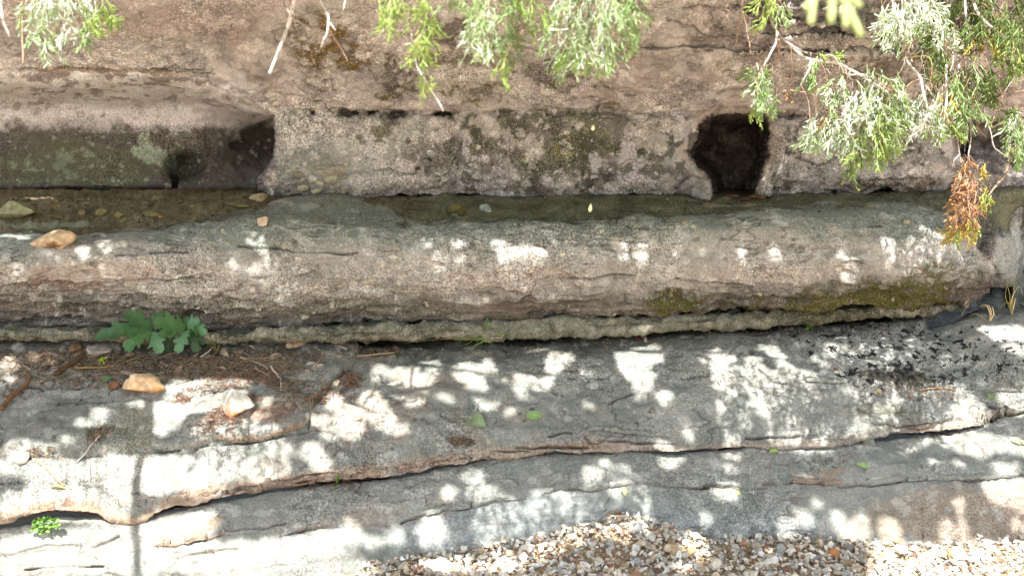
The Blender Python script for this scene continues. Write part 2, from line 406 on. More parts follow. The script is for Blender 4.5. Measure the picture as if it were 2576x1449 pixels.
def paint_a(P, U, V, N):
    C = np.tile(gray, (len(P), 1)) * tone(P, .25, .2, 5)
    n = fbm(P, .22, 5, 21, .6); n2 = fbm(P, .09, 5, 23, .6)
    C = mixc(C, .55 * sstep(.0, .5, n), lin(140, 136, 124, 1.55)); C = mixc(C, .5 * sstep(.1, .6, -n), graygreen)
    bl = blob(U, V, 1450, 1330, 700, 110); C = mixc(C, .6 * sstep(0, .5, bl + .3 * n), lin(122, 130, 130, 1.55))
    br = sstep(.05, .35, blob(U, V, 2420, 1300, 330, 95, -4) + .35 * n2); C = mixc(C, .7 * br, lin(142, 118, 92, 1.5))
    C = mixc(C, .5 * sstep(.1, .4, blob(U, V, 1000, 1290, 260, 40, -8) + .4 * n2), lin(152, 134, 112, 1.5))
    C = mixc(C, .35 * sstep(.25, .6, n2), white)
    C = spots(C, P, U, V, (-60, 2620, 1150, 1420), 140, 201, lin(176, 172, 158, 1.5), 4, 16, .55); C = spots(C, P, U, V, (-60, 2620, 1150, 1420), 90, 202, lin(70, 66, 58, 1.3), 2, 7, .7)
    C = mixc(C, .8 * disp_a.m, rust * .40)
    return C, .75, .28 * sstep(.3, .6, n2), .25
rowsA = [(off(V_BASE, 60), lambda u: Y_BASE(u) + .0, 12, 1), (V_BASE, Y_BASE, 34, 0),
         (lerp(V_BASE, V_C2, .35), lambda u: Y_BASE(u) * .70 + Y_C2(u) * .30 - .035, 36, 0),
         (lerp(V_BASE, V_C2, .70), lambda u: Y_BASE(u) * .36 + Y_C2(u) * .64 - .03, 34, 0), (V_C2, Y_C2, 10, 0),
         (lambda u: V_C2(u) + 8, lambda u: Y_C2(u) + .07, 5, 0), (lambda u: V_C2(u) + 14, lambda u: Y_C2(u) + .30, 4, 0), (lambda u: V_C2(u) - 10, lambda u: Y_C2(u) + .60, 1, 0)]
slab_a = stratum('rock_slab', rows_grid(rowsA), disp_a, paint_a, 'lowest smooth grey limestone slab, sloping up from the gravel below the long dark crack')

# --- middle slab
LOBE = [(2330, 946), (2410, 966), (2452, 998), (2474, 1030), (2484, 1080), (2484, 1300), (3600, 1300), (3600, 500), (2330, 500)]
FLAKE = [(-900, 860), (-900, 1150), (0, 1150), (140, 1144), (300, 1132), (385, 1124), (450, 1130), (520, 1116), (545, 1103), (600, 1108), (660, 1104), (720, 1084), (770, 1072), (776, 1030), (800, 1004), (830, 960), (900, 900), (900, 860)]
def disp_b(P, U, V):
    d = .022 * fbm(P, .5, 3, 31) + .010 * fbm(P, .14, 4, 32, .55, (1, 1, 2)) + .003 * fbm(P, .035, 3, 33)
    d += .012 * np.maximum(0, fbm(P, .35, 3, 39, .5, (.5, .5, 4)))
    j = 9 * perlin(P * np.float32(7)) + 3 * perlin(P * np.float32(19))
    fl = poly_sd(U + j, V + j * .8, FLAKE)
    d += .026 * sstep(-1, 9, fl) * sstep(160, 40, fl) + .0 * fl
    d -= .018 * np.exp(-((fl + 4) / 3.0) ** 2) * sstep(-60, 30, U * 0 + perlin(P * np.float32(4)) * 80)
    lb = poly_sd(U + j * .5, V + j * .5, LOBE)
    d -= .05 * sstep(-6, 5, lb) * sstep(150, 20, lb)
    k = [[(1110, 1040), (1140, 1048), (1170, 1036)], [(1130, 1052), (1180, 1046)], [(1380, 1098), (1420, 1092), (1470, 1088), (1490, 1078), (1560, 1082), (1600, 1090)], [(1040, 1052), (1070, 1050)],
         [(1450, 1014), (1520, 1012)], [(1530, 1016), (1590, 988)], [(1500, 1106), (1600, 1116), (1700, 1112)], [(1240, 1134), (1330, 1138)], [(2020, 952), (2060, 958), (2120, 960)], [(1830, 970), (1880, 978)], [(1717, 950), (1780, 948)],
         [(2180, 1055), (2260, 1062), (2330, 1050), (2390, 1046)], [(960, 950), (1000, 940), (1010, 946)], [(860, 1010), (930, 1030), (980, 1040)], [(1880, 1105), (2050, 1095), (2100, 1092)], [(2440, 965), (2576, 985)],
         [(2484, 1000), (2560, 1060)], [(0, 970), (60, 975), (110, 985)], [(120, 1015), (200, 1020), (300, 1012)], [(80, 1040), (140, 1038)], [(100, 1212), (170, 1210), (260, 1222)], [(330, 1240), (400, 1248), (470, 1236)],
         [(360, 1000), (440, 1010), (500, 1000), (560, 985)], [(640, 1220), (760, 1195), (850, 1190)], [(560, 1252), (680, 1228), (820, 1204)], [(1300, 1128), (1480, 1126)], [(0, 1215), (60, 1206), (110, 1195)], [(1330, 958), (1400, 990)]]
    d, m = groove(U, V, P, d, [(q, 1.9, .024) for q in k], 2.5)
    # dark hollows along the broken flake
    for (cu, cv, ru, rv, dep) in [(425, 1126, 42, 7, .05), (505, 1118, 30, 6, .04), (655, 1101, 112, 7, .09), (870, 976, 20, 8, .02), (2300, 1066, 40, 8, .02)]:
        d -= dep * sstep(0, .5, blob(U + j * .6, V + j * .4, cu, cv, ru, rv, -8))
    c = crease(P, .2, 12); d -= .007 * c; d = scoops(P, U, V, d, (-100, 2600, 870, 1240), 90, 14, 14, 60, .008)
    disp_b.m = np.maximum(m, .7 * c); disp_b.fl = fl; disp_b.lb = lb
    return d
def paint_b(P, U, V, N):
    C = np.tile(gray, (len(P), 1)) * tone(P, .28, .18, 35)
    n = fbm(P, .2, 5, 41, .6); n2 = fbm(P, .08, 5, 43, .62)
    C = mixc(C, .6 * sstep(.0, .5, -n), graygreen); C = mixc(C, .4 * sstep(.15, .6, n), lin(148, 142, 128, 1.55))
    # green-brown patch and needle stain on the left
    C = mixc(C, .6 * sstep(.05, .4, blob(U, V, 340, 1080, 75, 70) + .3 * n2), lin(118, 112, 84, 1.5))
    C = mixc(C, .5 * sstep(.05, .4, blob(U, V, 130, 1080, 190, 60) + .3 * n2), lin(104, 108, 92, 1.5))
    C = mixc(C, .75 * sstep(.1, .4, blob(U, V, 690, 1052, 95, 34, -14) + .4 * n2), rust * .9)
    C = mixc(C, .55 * sstep(.1, .45, blob(U, V, 560, 1060, 60, 40) + .5 * n2), rust)
    # brown edge band above the crack
    vb = V_C2(U) - GAP2(U) - BAND2(U)
    band = sstep(-10, 8, V - vb + 9 * n2) * np.interp(U, [0, 300, 900, 1300, 1700, 2100, 2576], [.9, .9, .85, .75, .45, .3, .3])
    C = mixc(C, band, lin(158, 130, 102, 1.45)); C = mixc(C, .6 * band * sstep(.1, .5, n), rust)
    # soil and litter stain under the ledge, left
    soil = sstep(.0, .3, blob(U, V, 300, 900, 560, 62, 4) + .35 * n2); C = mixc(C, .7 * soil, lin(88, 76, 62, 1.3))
    C = mixc(C, .8 * sstep(-40, 20, (V_C3(U) + 22 - V) + 20 * n2) * np.interp(U, [0, 2200, 2500], [1, 1, .2]), lin(72, 70, 56, 1.3))  # colour darkened in a band along the ledge foot
    C = mixc(C, .9 * sstep(.1, .35, blob(U, V, 950, 888, 90, 14, -5) + .3 * n2), moss)
    # black crust on the right, olive moss in its middle
    li = sstep(-.3, .55, blob(U, V, 2300, 870, 560, 105, 8)) * 1.0 + .55 * sstep(0, .5, blob(U, V, 1950, 985, 420, 80)) + .5 * sstep(0, .5, blob(U, V, 2250, 960, 220, 60)) + .35 * sstep(0, .6, blob(U, V, 800, 1040, 120, 70))
    C = mixc(C, .8 * sstep(.15, .4, blob(U, V, 2270, 950, 150, 34, 4) + .45 * n2), lin(70, 60, 34, 1.3))
    C = mixc(C, .6 * sstep(.15, .4, blob(U, V, 2230, 1040, 130, 30, 4) + .45 * n2), lin(84, 84, 56, 1.3))
    C = mixc(C, .35 * sstep(.3, .65, n2), white)
    C = mixc(C, .45 * sstep(.15, .45, fbm(P, .12, 5, 48, .65) + .5 * blob(U, V, 950, 1010, 420, 110)), lin(150, 132, 112, 1.5))
    C = mixc(C, .55 * sstep(.2, .5, blob(U, V, 2500, 780, 120, 40) + .3 * n2), lin(92, 100, 86, 1.4))
    C = spots(C, P, U, V, (-60, 2620, 880, 1230), 160, 203, lin(176, 172, 158, 1.5), 4, 18, .55); C = spots(C, P, U, V, (-60, 2620, 880, 1230), 160, 204, lin(56, 52, 46, 1.2), 2, 8, .8)
    C = mixc(C, .8 * disp_b.m, lin(66, 50, 38, 1.0))
    return C, .85, np.clip(.30 + .62 * li, 0, 1.02), .25
def Y_B(t):
    bulge = .05 * math.sin(math.pi * t)
    return lambda u: Y_C2(u) * (1 - t) + Y_C3(u) * t - .03 - bulge + .0 * u
def n1d(u, sc, seed):
    u = np.asarray(u, float); return perlin(np.stack([u / sc, 0 * u + seed * 3.3, 0 * u + .5], -1).reshape(-1, 3)).reshape(u.shape)
edge = lambda u: V_C2(u) - GAP2(u) + 3.5 * n1d(u, 34, 1) + 2.6 * n1d(u, 13, 2) + 1.4 * n1d(u, 6, 3)
bandt = lambda u: V_C2(u) - GAP2(u) - BAND2(u) * (.75 + .5 * n1d(u, 60, 4)) + 4 * n1d(u, 30, 5) + 2.5 * n1d(u, 11, 6)
rowsB = [(lambda u: edge(u) - 4, lambda u: Y_C2(u) + .34, 8, 0), (lambda u: edge(u) - 1, lambda u: Y_C2(u) + .05, 5, 1), (edge, lambda u: Y_C2(u) - .035, 14, 1), (bandt, lambda u: Y_C2(u) - .02, 30, 1),
         (lerp(bandt, V_C3, .30), Y_B(.27), 30, 0), (lerp(bandt, V_C3, .62), Y_B(.60), 30, 0), (lerp(bandt, V_C3, .88), Y_B(.88), 12, 0), (V_C3, Y_C3, 8, 0), (lambda u: V_C3(u) - 14, lambda u: Y_C3(u) + .30, 4, 0), (lambda u: V_C3(u) - 30, lambda u: Y_C3(u) + .8, 1, 0)]
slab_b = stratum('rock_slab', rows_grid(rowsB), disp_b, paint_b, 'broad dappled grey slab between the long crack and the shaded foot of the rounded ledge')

# --- thin plate under the rounded ledge
def disp_p(P, U, V):
    j = fbm(P, .11, 4, 51, .6, (1, 1, 1.4))
    d = .018 * j + .010 * np.abs(fbm(P, .05, 3, 52)) + .003 * fbm(P, .02, 2, 53)
    k = [[(700, 846), (900, 840), (1000, 838)], [(1100, 830), (1180, 836), (1260, 822)], [(1500, 820), (1640, 812), (1800, 806)], [(2000, 792), (2150, 788)], [(100, 842), (260, 846)]]
    d, disp_p.m = groove(U, V, P, d, [(q, 2.0, .015) for q in k], 3)
    return d
def paint_p(P, U, V, N):
    n = fbm(P, .12, 5, 55, .6); n2 = fbm(P, .05, 4, 56, .6)
    C = np.tile(lin(104, 104, 84, 1.4), (len(P), 1)) * tone(P, .3, .1, 57)
    C = mixc(C, .6 * sstep(.0, .4, n2), lin(140, 132, 110, 1.45)); C = mixc(C, .7 * sstep(.1, .5, -n), lin(70, 70, 52, 1.3))
    C = mixc(C, .75 * sstep(.1, .5, blob(U, V, 2050, 790, 190, 26) + .5 * n), mossd)
    C = mixc(C, .7 * disp_p.m, dark)
    return C, .9, .3, .5
rowsP = [(lambda u: PL_BOT(u) - 6, lambda u: Y_C3(u) + .25 + END_PL(u), 6, 0), (off(PL_BOT, -1), lambda u: Y_C3(u) - .02 + END_PL(u), 4, 0), (PL_BOT, lambda u: Y_C3(u) - .09 + END_PL(u), 7, 0), (lerp(PL_BOT, PL_TOP, .5), lambda u: Y_C3(u) - .115 + END_PL(u), 7, 0),
         (PL_TOP, lambda u: Y_C3(u) - .085 + END_PL(u), 5, 0), (off(PL_TOP, -2), lambda u: Y_C3(u) + .05 + END_PL(u), 4, 0), (off(PL_TOP, 2), lambda u: Y_C3(u) + .3 + END_PL(u), 3, 0), (off(PL_TOP, -26), lambda u: Y_C3(u) + .9 + END_PL(u), 1, 0)]
plate = stratum('thin_rock_slab', rows_grid(rowsP), disp_p, paint_p, 'thin knobbly rock plate squeezed under the big rounded ledge')

# --- the big rounded ledge
LOG_BOT = lambda u: PL_TOP(u) - pl([(-760, 8), (600, 7), (1100, 6), (1800, 5), (2300, 9), (2400, 14), (2450, 6), (3400, 6)], 10)(u) + pl([(-760, 0), (2360, 0), (2450, -4), (2520, -40), (3400, -60)], 10)(u)
UPW = pl([(-760, 0), (560, 0), (660, .55), (760, 1), (960, 1), (1010, .4), (1040, 0), (1760, 0), (1800, .35), (1940, .35), (1990, .7), (2150, .85), (2250, .5), (2330, .1), (2400, 0), (2480, .6), (3400, .8)], 10)
def disp_l(P, U, V):
    d = .030 * fbm(P, .6, 3, 61) + .008 * fbm(P, .17, 4, 62, .55) + .0028 * fbm(P, .03, 3, 63)
    low = sstep(690, 730, V + 12 * perlin(P * np.float32(5)))            # flaky bedding on the lower half
    bed = fbm(P, .22, 4, 64, .6, (1, 1, 9)); d += low * (.020 * bed + .010 * np.abs(fbm(P, .1, 3, 65, .6, (1, 1, 6))))
    d += .006 * np.clip(fbm(P, .3, 4, 66, .55, (.6, .6, 5)), 0, 1)
    k = [([(380, 640), (440, 634), (470, 636)], 2.5, .012), ([(600, 622), (690, 626), (880, 636), (900, 634)], 2.4, .014), ([(1060, 604), (1100, 606)], 2, .01), ([(1190, 602), (1215, 604)], 2.2, .012),
         ([(1240, 622), (1270, 622), (1295, 616), (1300, 618)], 2.2, .018), ([(1220, 632), (1250, 634)], 2, .012), ([(1850, 622), (1890, 624)], 2.2, .01), ([(1990, 612), (2040, 622), (2080, 616)], 2, .012), ([(2190, 566), (2220, 568)], 2, .01),
         ([(1350, 622), (1370, 626)], 2, .01), ([(2380, 720), (2440, 690), (2480, 640)], 2.5, .02), ([(2460, 560), (2500, 590), (2485, 640), (2510, 690)], 3, .025), ([(290, 640), (345, 642)], 2, .01), ([(760, 585), (800, 590)], 2, .01),
         ([(1160, 595), (1190, 600)], 2, .01), ([(1110, 742), (1180, 738), (1250, 740)], 2.4, .014), ([(940, 722), (1060, 716), (1120, 718)], 2.4, .014), ([(1250, 722), (1330, 726)], 2.2, .014), ([(1700, 706), (1780, 712), (1900, 716)], 2.2, .014),
         ([(330, 706), (420, 704), (480, 700)], 2.4, .014), ([(1400, 710), (1480, 702), (1600, 700)], 2.2, .012), ([(1800, 765), (1950, 752), (2060, 748)], 2.4, .016), ([(100, 760), (220, 764), (330, 758)], 2.4, .016), ([(60, 800), (200, 806)], 2.4, .016),
         ([(420, 740), (560, 752), (640, 760)], 2.4, .014), ([(1000, 790), (1060, 786)], 3, .02), ([(1330, 790), (1420, 786)], 3, .02), ([(1290, 748), (1330, 738)], 2.4, .012), ([(2040, 775), (2200, 766), (2350, 758)], 3, .03)]
    d, disp_l.m = groove(U, V, P, d, k, 2.5)
    c = crease(P, .16, 15, (1, 1, 4), .06); d -= .008 * c; disp_l.m = np.maximum(disp_l.m, .7 * c)
    d += .022 * fbm(P, .33, 3, 16, .55, (.7, .7, 1.4)); d = scoops(P, U, V, d, (-100, 2480, 570, 700), 45, 17, 20, 80, .010); d = scoops(P, U, V, d, (-100, 2480, 690, 815), 130, 18, 16, 60, .020)
    for (a, b2, c2, e, r, q) in [(1700, 762, 75, 30, -3, 1), (2190, 748, 250, 38, -6, 1), (2330, 712, 110, 44, -20, 1), (1850, 775, 90, 14, 0, .6)]:
        mk = sstep(-.05, .4, blob(U, V, a, b2, c2 * 1.1, e * 1.1, r) + .6 * fbm(P, .07, 4, 72, .62)); d += q * mk * (.005 + .007 * np.abs(fbm(P, .016, 3, 401, .7)))
    # right end: hollowed, broken
    j = 10 * perlin(P * np.float32(10))
    d -= .04 * sstep(0, .6, blob(U + j, V + j, 2480, 600, 34, 46)) + .03 * sstep(0, .6, blob(U + j, V + j, 2470, 665, 22, 40))
    return d
def paint_l(P, U, V, N):
    n = fbm(P, .2, 5, 71, .6); n2 = fbm(P, .07, 5, 72, .62); nb = fbm(P, .16, 4, 73, .6, (1, 1, 8))
    C = np.tile(lin(140, 130, 116, 1.5), (len(P), 1)) * tone(P, .26, .12, 74)
    top = sstep(18, -22, V - np.interp(U, [0, 400, 700, 1200, 1600, 2100, 2576], [640, 600, 612, 600, 590, 580, 600]) + 34 * n)
    C = mixc(C, .9 * top, lin(104, 114, 100, 1.5))
    C = mixc(C, .55 * sstep(.0, .4, blob(U, V, 1200, 590, 420, 50) + .4 * n2), lin(112, 120, 112, 1.5))
    C = mixc(C, .6 * sstep(.1, .5, blob(U, V, 180, 690, 300, 44) + .4 * n), lin(160, 128, 106, 1.5))
    C = mixc(C, .7 * sstep(.05, .35, blob(U, V, 120, 722, 230, 16, 3) + .4 * n2), lin(130, 82, 58, 1.3))
    C = mixc(C, .55 * sstep(.1, .5, blob(U, V, 1300, 700, 260, 34, -3) + .5 * n2), lin(158, 132, 112, 1.5))
    C = mixc(C, .45 * sstep(.1, .5, blob(U, V, 1900, 690, 360, 36, -3) + .5 * n2), lin(156, 134, 112, 1.5))
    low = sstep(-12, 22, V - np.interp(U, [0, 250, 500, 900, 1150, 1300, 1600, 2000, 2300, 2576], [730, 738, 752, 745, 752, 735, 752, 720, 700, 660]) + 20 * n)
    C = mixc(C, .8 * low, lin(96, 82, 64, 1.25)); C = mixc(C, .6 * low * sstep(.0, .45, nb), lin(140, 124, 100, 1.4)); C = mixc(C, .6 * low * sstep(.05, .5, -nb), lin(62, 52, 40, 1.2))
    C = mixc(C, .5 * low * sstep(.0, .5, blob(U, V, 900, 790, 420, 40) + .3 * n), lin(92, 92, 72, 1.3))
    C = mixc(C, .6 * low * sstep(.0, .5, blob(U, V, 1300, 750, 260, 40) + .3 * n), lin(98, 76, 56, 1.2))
    for (a, b, c, e, r, s, st) in [(1700, 762, 75, 30, -3, moss, .95), (2190, 748, 250, 38, -6, moss, .9), (2330, 712, 110, 44, -20, moss, .85), (2250, 782, 120, 14, -3, mossd, .7), (1850, 775, 90, 14, 0, mossd, .6), (1340, 794, 90, 8, 0, mossd, .4)]:
        C = mixc(C, st * sstep(-.15, .45, blob(U, V, a, b, c * 1.15, e * 1.2, r) + .6 * n2 + .3 * n), s)
    C = mixc(C, .75 * sstep(.1, .4, blob(U, V, 2455, 735, 90, 45) + .4 * n2), lin(86, 66, 52, 1.2))
    C = mixc(C, .8 * sstep(.1, .4, blob(U, V, 2490, 600, 40, 60) + .4 * n2), lin(88, 66, 48, 1.2))
    C = mixc(C, .8 * sstep(0, .4, blob(U, V, 2545, 640, 32, 90)), lin(150, 148, 128, 1.5))
    C = mixc(C, .3 * sstep(.3, .6, n2) * (1 - low), white)
    C = spots(C, P, U, V, (-60, 2520, 560, 820), 240, 205, lin(190, 170, 136, 1.5), 2, 9, .8); C = spots(C, P, U, V, (-60, 2520, 560, 820), 160, 206, lin(66, 64, 56, 1.2), 3, 14, .6); C = spots(C, P, U, V, (60, 1100, 580, 800), 90, 207, lin(182, 178, 156, 1.5), 3, 14, .7)
    # mud on the flat top
    rim = RIM(U); C = mixc(C, .9 * sstep(6, -6, V - rim + 3 * n2 + 16 * n) * np.interp(U, [0, 500, 640, 700, 980, 1010, 1720, 1990, 2060, 2260, 2300, 2500], [1, 1, .5, .05, .05, 1, 1, .7, .15, .3, .9, .9]), lin(66, 64, 44, 1.25))
    C = mixc(C, .8 * disp_l.m, lin(70, 58, 46, 1.1))
    return C, 1.0, .32 + .1 * top, .85 * (1 - low * .6)
LT = lambda t: lerp(LOG_BOT, lambda u: np.full(np.shape(u), 655.0), t)
BACKV = lambda u: RIM(u) - 3 - UPW(u) * (RIM(u) - 505)
rowsL = [(off(LOG_BOT, -4), lambda u: Y_LOG(u) + .45, 6, 0), (off(LOG_BOT, -1), lambda u: Y_LOG(u) + .24, 4, 0), (LOG_BOT, lambda u: Y_LOG(u) + .165, 20, 0), (LT(.33), lambda u: Y_LOG(u) + .09, 22, 0), (LT(.66), lambda u: Y_LOG(u) + .02, 24, 0), (off(lambda u: np.full(np.shape(u), 655.0), 0), Y_LOG, 22, 0),
         (lambda u: 655 * .5 + RIM(u) * .5, lambda u: Y_LOG(u) + .035, 22, 0), (lambda u: 655 * .15 + RIM(u) * .85, lambda u: Y_LOG(u) + .10, 12, 0), (RIM, lambda u: Y_LOG(u) + .19, 18, 0), (BACKV, lambda u: Y_LOG(u) + .34 + .18 * UPW(u), 6, 0), (lambda u: BACKV(u) + 4, lambda u: Y_LOG(u) + 1.1, 1, 0)]
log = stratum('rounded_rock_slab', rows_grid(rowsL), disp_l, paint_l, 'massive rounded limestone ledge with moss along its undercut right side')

# --- muddy shelf under the wall
V_C6 = pl([(-760, 488), (0, 488), (300, 492), (640, 491), (700, 496), (900, 499), (1000, 499), (1130, 491), (1150, 496), (1700, 491), (1780, 501), (1930, 501), (1950, 491), (2100, 488), (2380, 481), (2576, 482), (3400, 480)], 6)
def disp_s(P, U, V):
    return .014 * fbm(P, .3, 4, 81) + .011 * fbm(P, .07, 4, 82, .65) + .004 * fbm(P, .02, 3, 85)
def paint_s(P, U, V, N):
    n = fbm(P, .15, 5, 83, .6); C = np.tile(lin(88, 78, 52, 1.35), (len(P), 1)) * tone(P, .3, .08, 84)
    C = mixc(C, .8 * sstep(900, 1150, U + 100 * n), lin(80, 84, 64, 1.35)); C = mixc(C, .5 * sstep(.2, .6, n), lin(108, 102, 74, 1.35)); C = mixc(C, .5 * sstep(.1, .5, -n), lin(62, 54, 36, 1.2))
    C = mixc(C, .8 * sstep(.1, .4, blob(U, V, 130, 566, 150, 10) + .2 * n), lin(108, 112, 86, 1.4)); C = mixc(C, .8 * sstep(.1, .4, blob(U, V, 1840, 517, 120, 10) + .2 * n), lin(128, 120, 92, 1.4))
    return C, .8, .2, .15
rowsS = [(lambda u: RIM(u) + 26, lambda u: Y_LOG(u) + .22, 8, 0), (lambda u: RIM(u) - 1, lambda u: Y_LOG(u) + .27, 30, 0), (lambda u: V_C6(u) + 2, lambda u: 4.62 + .00007 * (u - 1288), 8, 0), (lambda u: V_C6(u) - 12, lambda u: 5.1 + .00007 * (u - 1288), 6, 0), (lambda u: V_C6(u) - 26, lambda u: 6.0 + 0 * u, 1, 0)]
shelf = stratum('muddy_ground', rows_grid(rowsS), disp_s, paint_s, 'dim muddy shelf with scattered stones between the rounded ledge and the back wall')

# --- back wall with the hollows: depth as a function of picture position
vs = np.concatenate([np.arange(534, -40, -STEP), np.arange(-40, -460, -12.0)])
CAVE = [(-900, 172), (0, 174), (250, 180), (430, 178), (520, 196), (600, 224), (640, 250), (690, 284), (697, 300), (696, 360), (690, 400), (668, 436), (654, 452), (662, 480), (672, 500), (672, 600), (-900, 600)]
HOLE = [(1770, 304), (1778, 298), (1830, 292), (1880, 290), (1920, 296), (1932, 304), (1938, 345), (1932, 368), (1937, 395), (1922, 420), (1918, 446), (1900, 476), (1906, 492), (1938, 500), (1935, 540), (1786, 540), (1792, 480), (1786, 452), (1744, 412), (1730, 392), (1722, 380), (1740, 362), (1752, 352), (1758, 330)]
def wall_Y(U, V, P0):
    j = 7 * fbm(P0, .16, 3, 91) ; j2 = 5 * fbm(P0, .09, 3, 92)
    yf = np.interp(U, [-760, 0, 700, 1288, 2000, 2576, 3400], [4.35, 4.50, 4.62, 4.68, 4.72, 4.78, 4.85])
    vj = np.interp(U, [-760, 700, 760, 1100, 1300, 1650, 1760, 1850, 1960, 2400, 3400], [255, 268, 276, 280, 272, 282, 280, 270, 288, 290, 290])
    h = vj - V                                            # px above the bedding plane
    over = .50 * np.clip(h, 0, 700) / 275.0
    over = np.where(h > 275, .50 + .22 * (1 - np.exp(-(h - 275) / 260.0)), over)
    lipstep = .035 * sstep(-3, 5, h + j) * sstep(700, 780, U) * sstep(1820, 1740, U) + .06 * sstep(-4, 8, h + j) * sstep(1930, 1960, U) * sstep(2420, 2380, U)
    Y = yf - over - lipstep
    # ledges and steps high on the right
    for a, b in ((125, .05), (64, .06), (20, .05)):
        Y = Y - b * sstep(-3, 6, (a - V) + 2.2 * j) * sstep(1380, 1560, U + 6 * j) * .0
    vr = np.interp(U, [1300, 1450, 1620, 1800, 1900, 2100, 2200, 2300, 2400, 3400], [132, 128, 126, 122, 128, 126, 122, 128, 132, 140])
    Y = Y + .05 * np.exp(-np.clip((vr - V + j), 0, 400) / 22.0) * sstep(-2, 3, vr - V + j) * sstep(1390, 1480, U + 5 * j)
    for a, dd in ((92, .06), (58, .07), (22, .06), (-14, .05)):
        vv = a + .02 * (U - 2100) + 1.6 * j
        Y = Y + dd * sstep(-3, 3, vv - V) * sstep(1850, 2000, U + 12 * j)
    # smooth scoop above the left hollow
    sc = poly_sd(U, V, [(-900, 90), (0, 100), (220, 96), (430, 88), (480, 78), (530, 84), (570, 120), (600, 165), (610, 215), (500, 300), (-900, 300)])
    Y = Y + .07 * sstep(-4, 40, sc)
    # left hollow
    cd = poly_sd(U + j2 * .6, V + j2, CAVE)
    right = seg_dist(U + j2 * .6, V + j2 * .6, CAVE[7:15])
    ceil = sstep(174, 312, V + np.interp(U, [0, 430, 700], [0, 0, -20]))
    deep = np.where(V < 285, ceil * sstep(-4, 70, cd), np.maximum(ceil, .0) * sstep(-2, 5, cd))
    deep = np.where((V >= 285), deep, np.maximum(deep, 0))
    Y = Y + .46 * deep
    inside = sstep(0, 6, cd)
    Y = Y + inside * .30 * sstep(-.25, 1.15, blob(U + 2 * j, V + j, 690, 370, 170, 150))
    Y = Y - inside * .10 * sstep(380, 470, V + j2) * sstep(0, 30, 496 - V)       # swollen foot of the back wall
    Y = Y + inside * .13 * sstep(0, .8, blob(U + 1.6 * j2, V + 1.4 * j2, 466, 426, 66, 54, -8)) + inside * .10 * sstep(.0, .5, blob(U, V, 440, 472, 12, 34)) + inside * .06 * sstep(0, .5, blob(U, V, 600, 368, 24, 12))
    Y = Y + inside * .05 * sstep(0, .5, blob(U, V, 120, 505, 18, 12))
    # square hole on the right
    hd = poly_sd(U + j2 * .4, V + j2 * .35, HOLE)
    Y = Y + .58 * sstep(-6, 1, hd) + .48 * sstep(0, 34, hd) + .12 * sstep(10, 50, hd + 14 * fbm(P0, .12, 3, 95))
    arch = blob(U, V, 1850, 318, 150, 64); Y = Y + .10 * sstep(0, .6, arch) * sstep(-40, 5, hd) * sstep(318, 280, V)
    # dark gap and right hollow
    gp = poly_sd(U + j2 * .5, V + j2 * .5, [(2398, 300), (2418, 292), (2440, 302), (2600, 298), (3500, 280), (3500, 480), (2600, 470), (2500, 440), (2440, 420), (2420, 400), (2402, 380)])
    Y = Y + .55 * sstep(-2, 14, gp) * np.where(U < 2440, 1, sstep(430, 330, V) * .8 + .12)
    # rounded blocks of the lower wall
    for (u0, u1) in ((694, 1137), (1143, 1740), (1940, 2400)):
        m = sstep(u0 - 6, u0 + 8, U) * sstep(u1 + 6, u1 - 8, U) * sstep(-10, 30, -h)
        r = np.maximum(np.exp(-np.abs(U - u0) / 22), np.exp(-np.abs(U - u1) / 22))
        Y = Y + m * (.06 * r + .06 * sstep(60, 0, V_C6(U) - V) ** 2 - .05)
    Y = Y + .05 * np.exp(-((U - 1140 + j) / 4.5) ** 2) * sstep(420, 470, V) + .03 * np.exp(-((U - 1140 + j) / 4) ** 2) * sstep(440, 480, V)
    # small weathered pockets along the bedding plane
    for (cu, cv, ru, rv, dep) in [(785, 281, 12, 8, .05), (882, 287, 32, 11, .09), (936, 286, 14, 10, .06), (1000, 290, 32, 20, .09), (1112, 289, 38, 11, .08), (1075, 402, 16, 8, .03), (1052, 424, 18, 8, .03), (905, 345, 12, 8, .03), (915, 357, 14, 8, .03), (1740, 292, 30, 8, .03), (2200, 284, 60, 8, .05), (1985, 291, 50, 6, .06), (1095, 430, 30, 26, .02)]:
        Y = Y + dep * sstep(0, .55, blob(U + j2, V + j2 * .6, cu, cv, ru, rv))
    # foot: undercut
    vb = V_C6(U) + 1.5 * j
    Y = Y + .40 * sstep(-2, 8, V - vb)
    return Y
UU, VV = np.meshgrid(US, vs)
P0 = unproj(UU, VV, 4.5).reshape(-1, 3)
YW = wall_Y(UU.ravel(), VV.ravel(), P0).reshape(UU.shape)
YW[-6:] += np.linspace(.05, 1.2, 6)[:, None]
GW = unproj(UU, VV, YW)
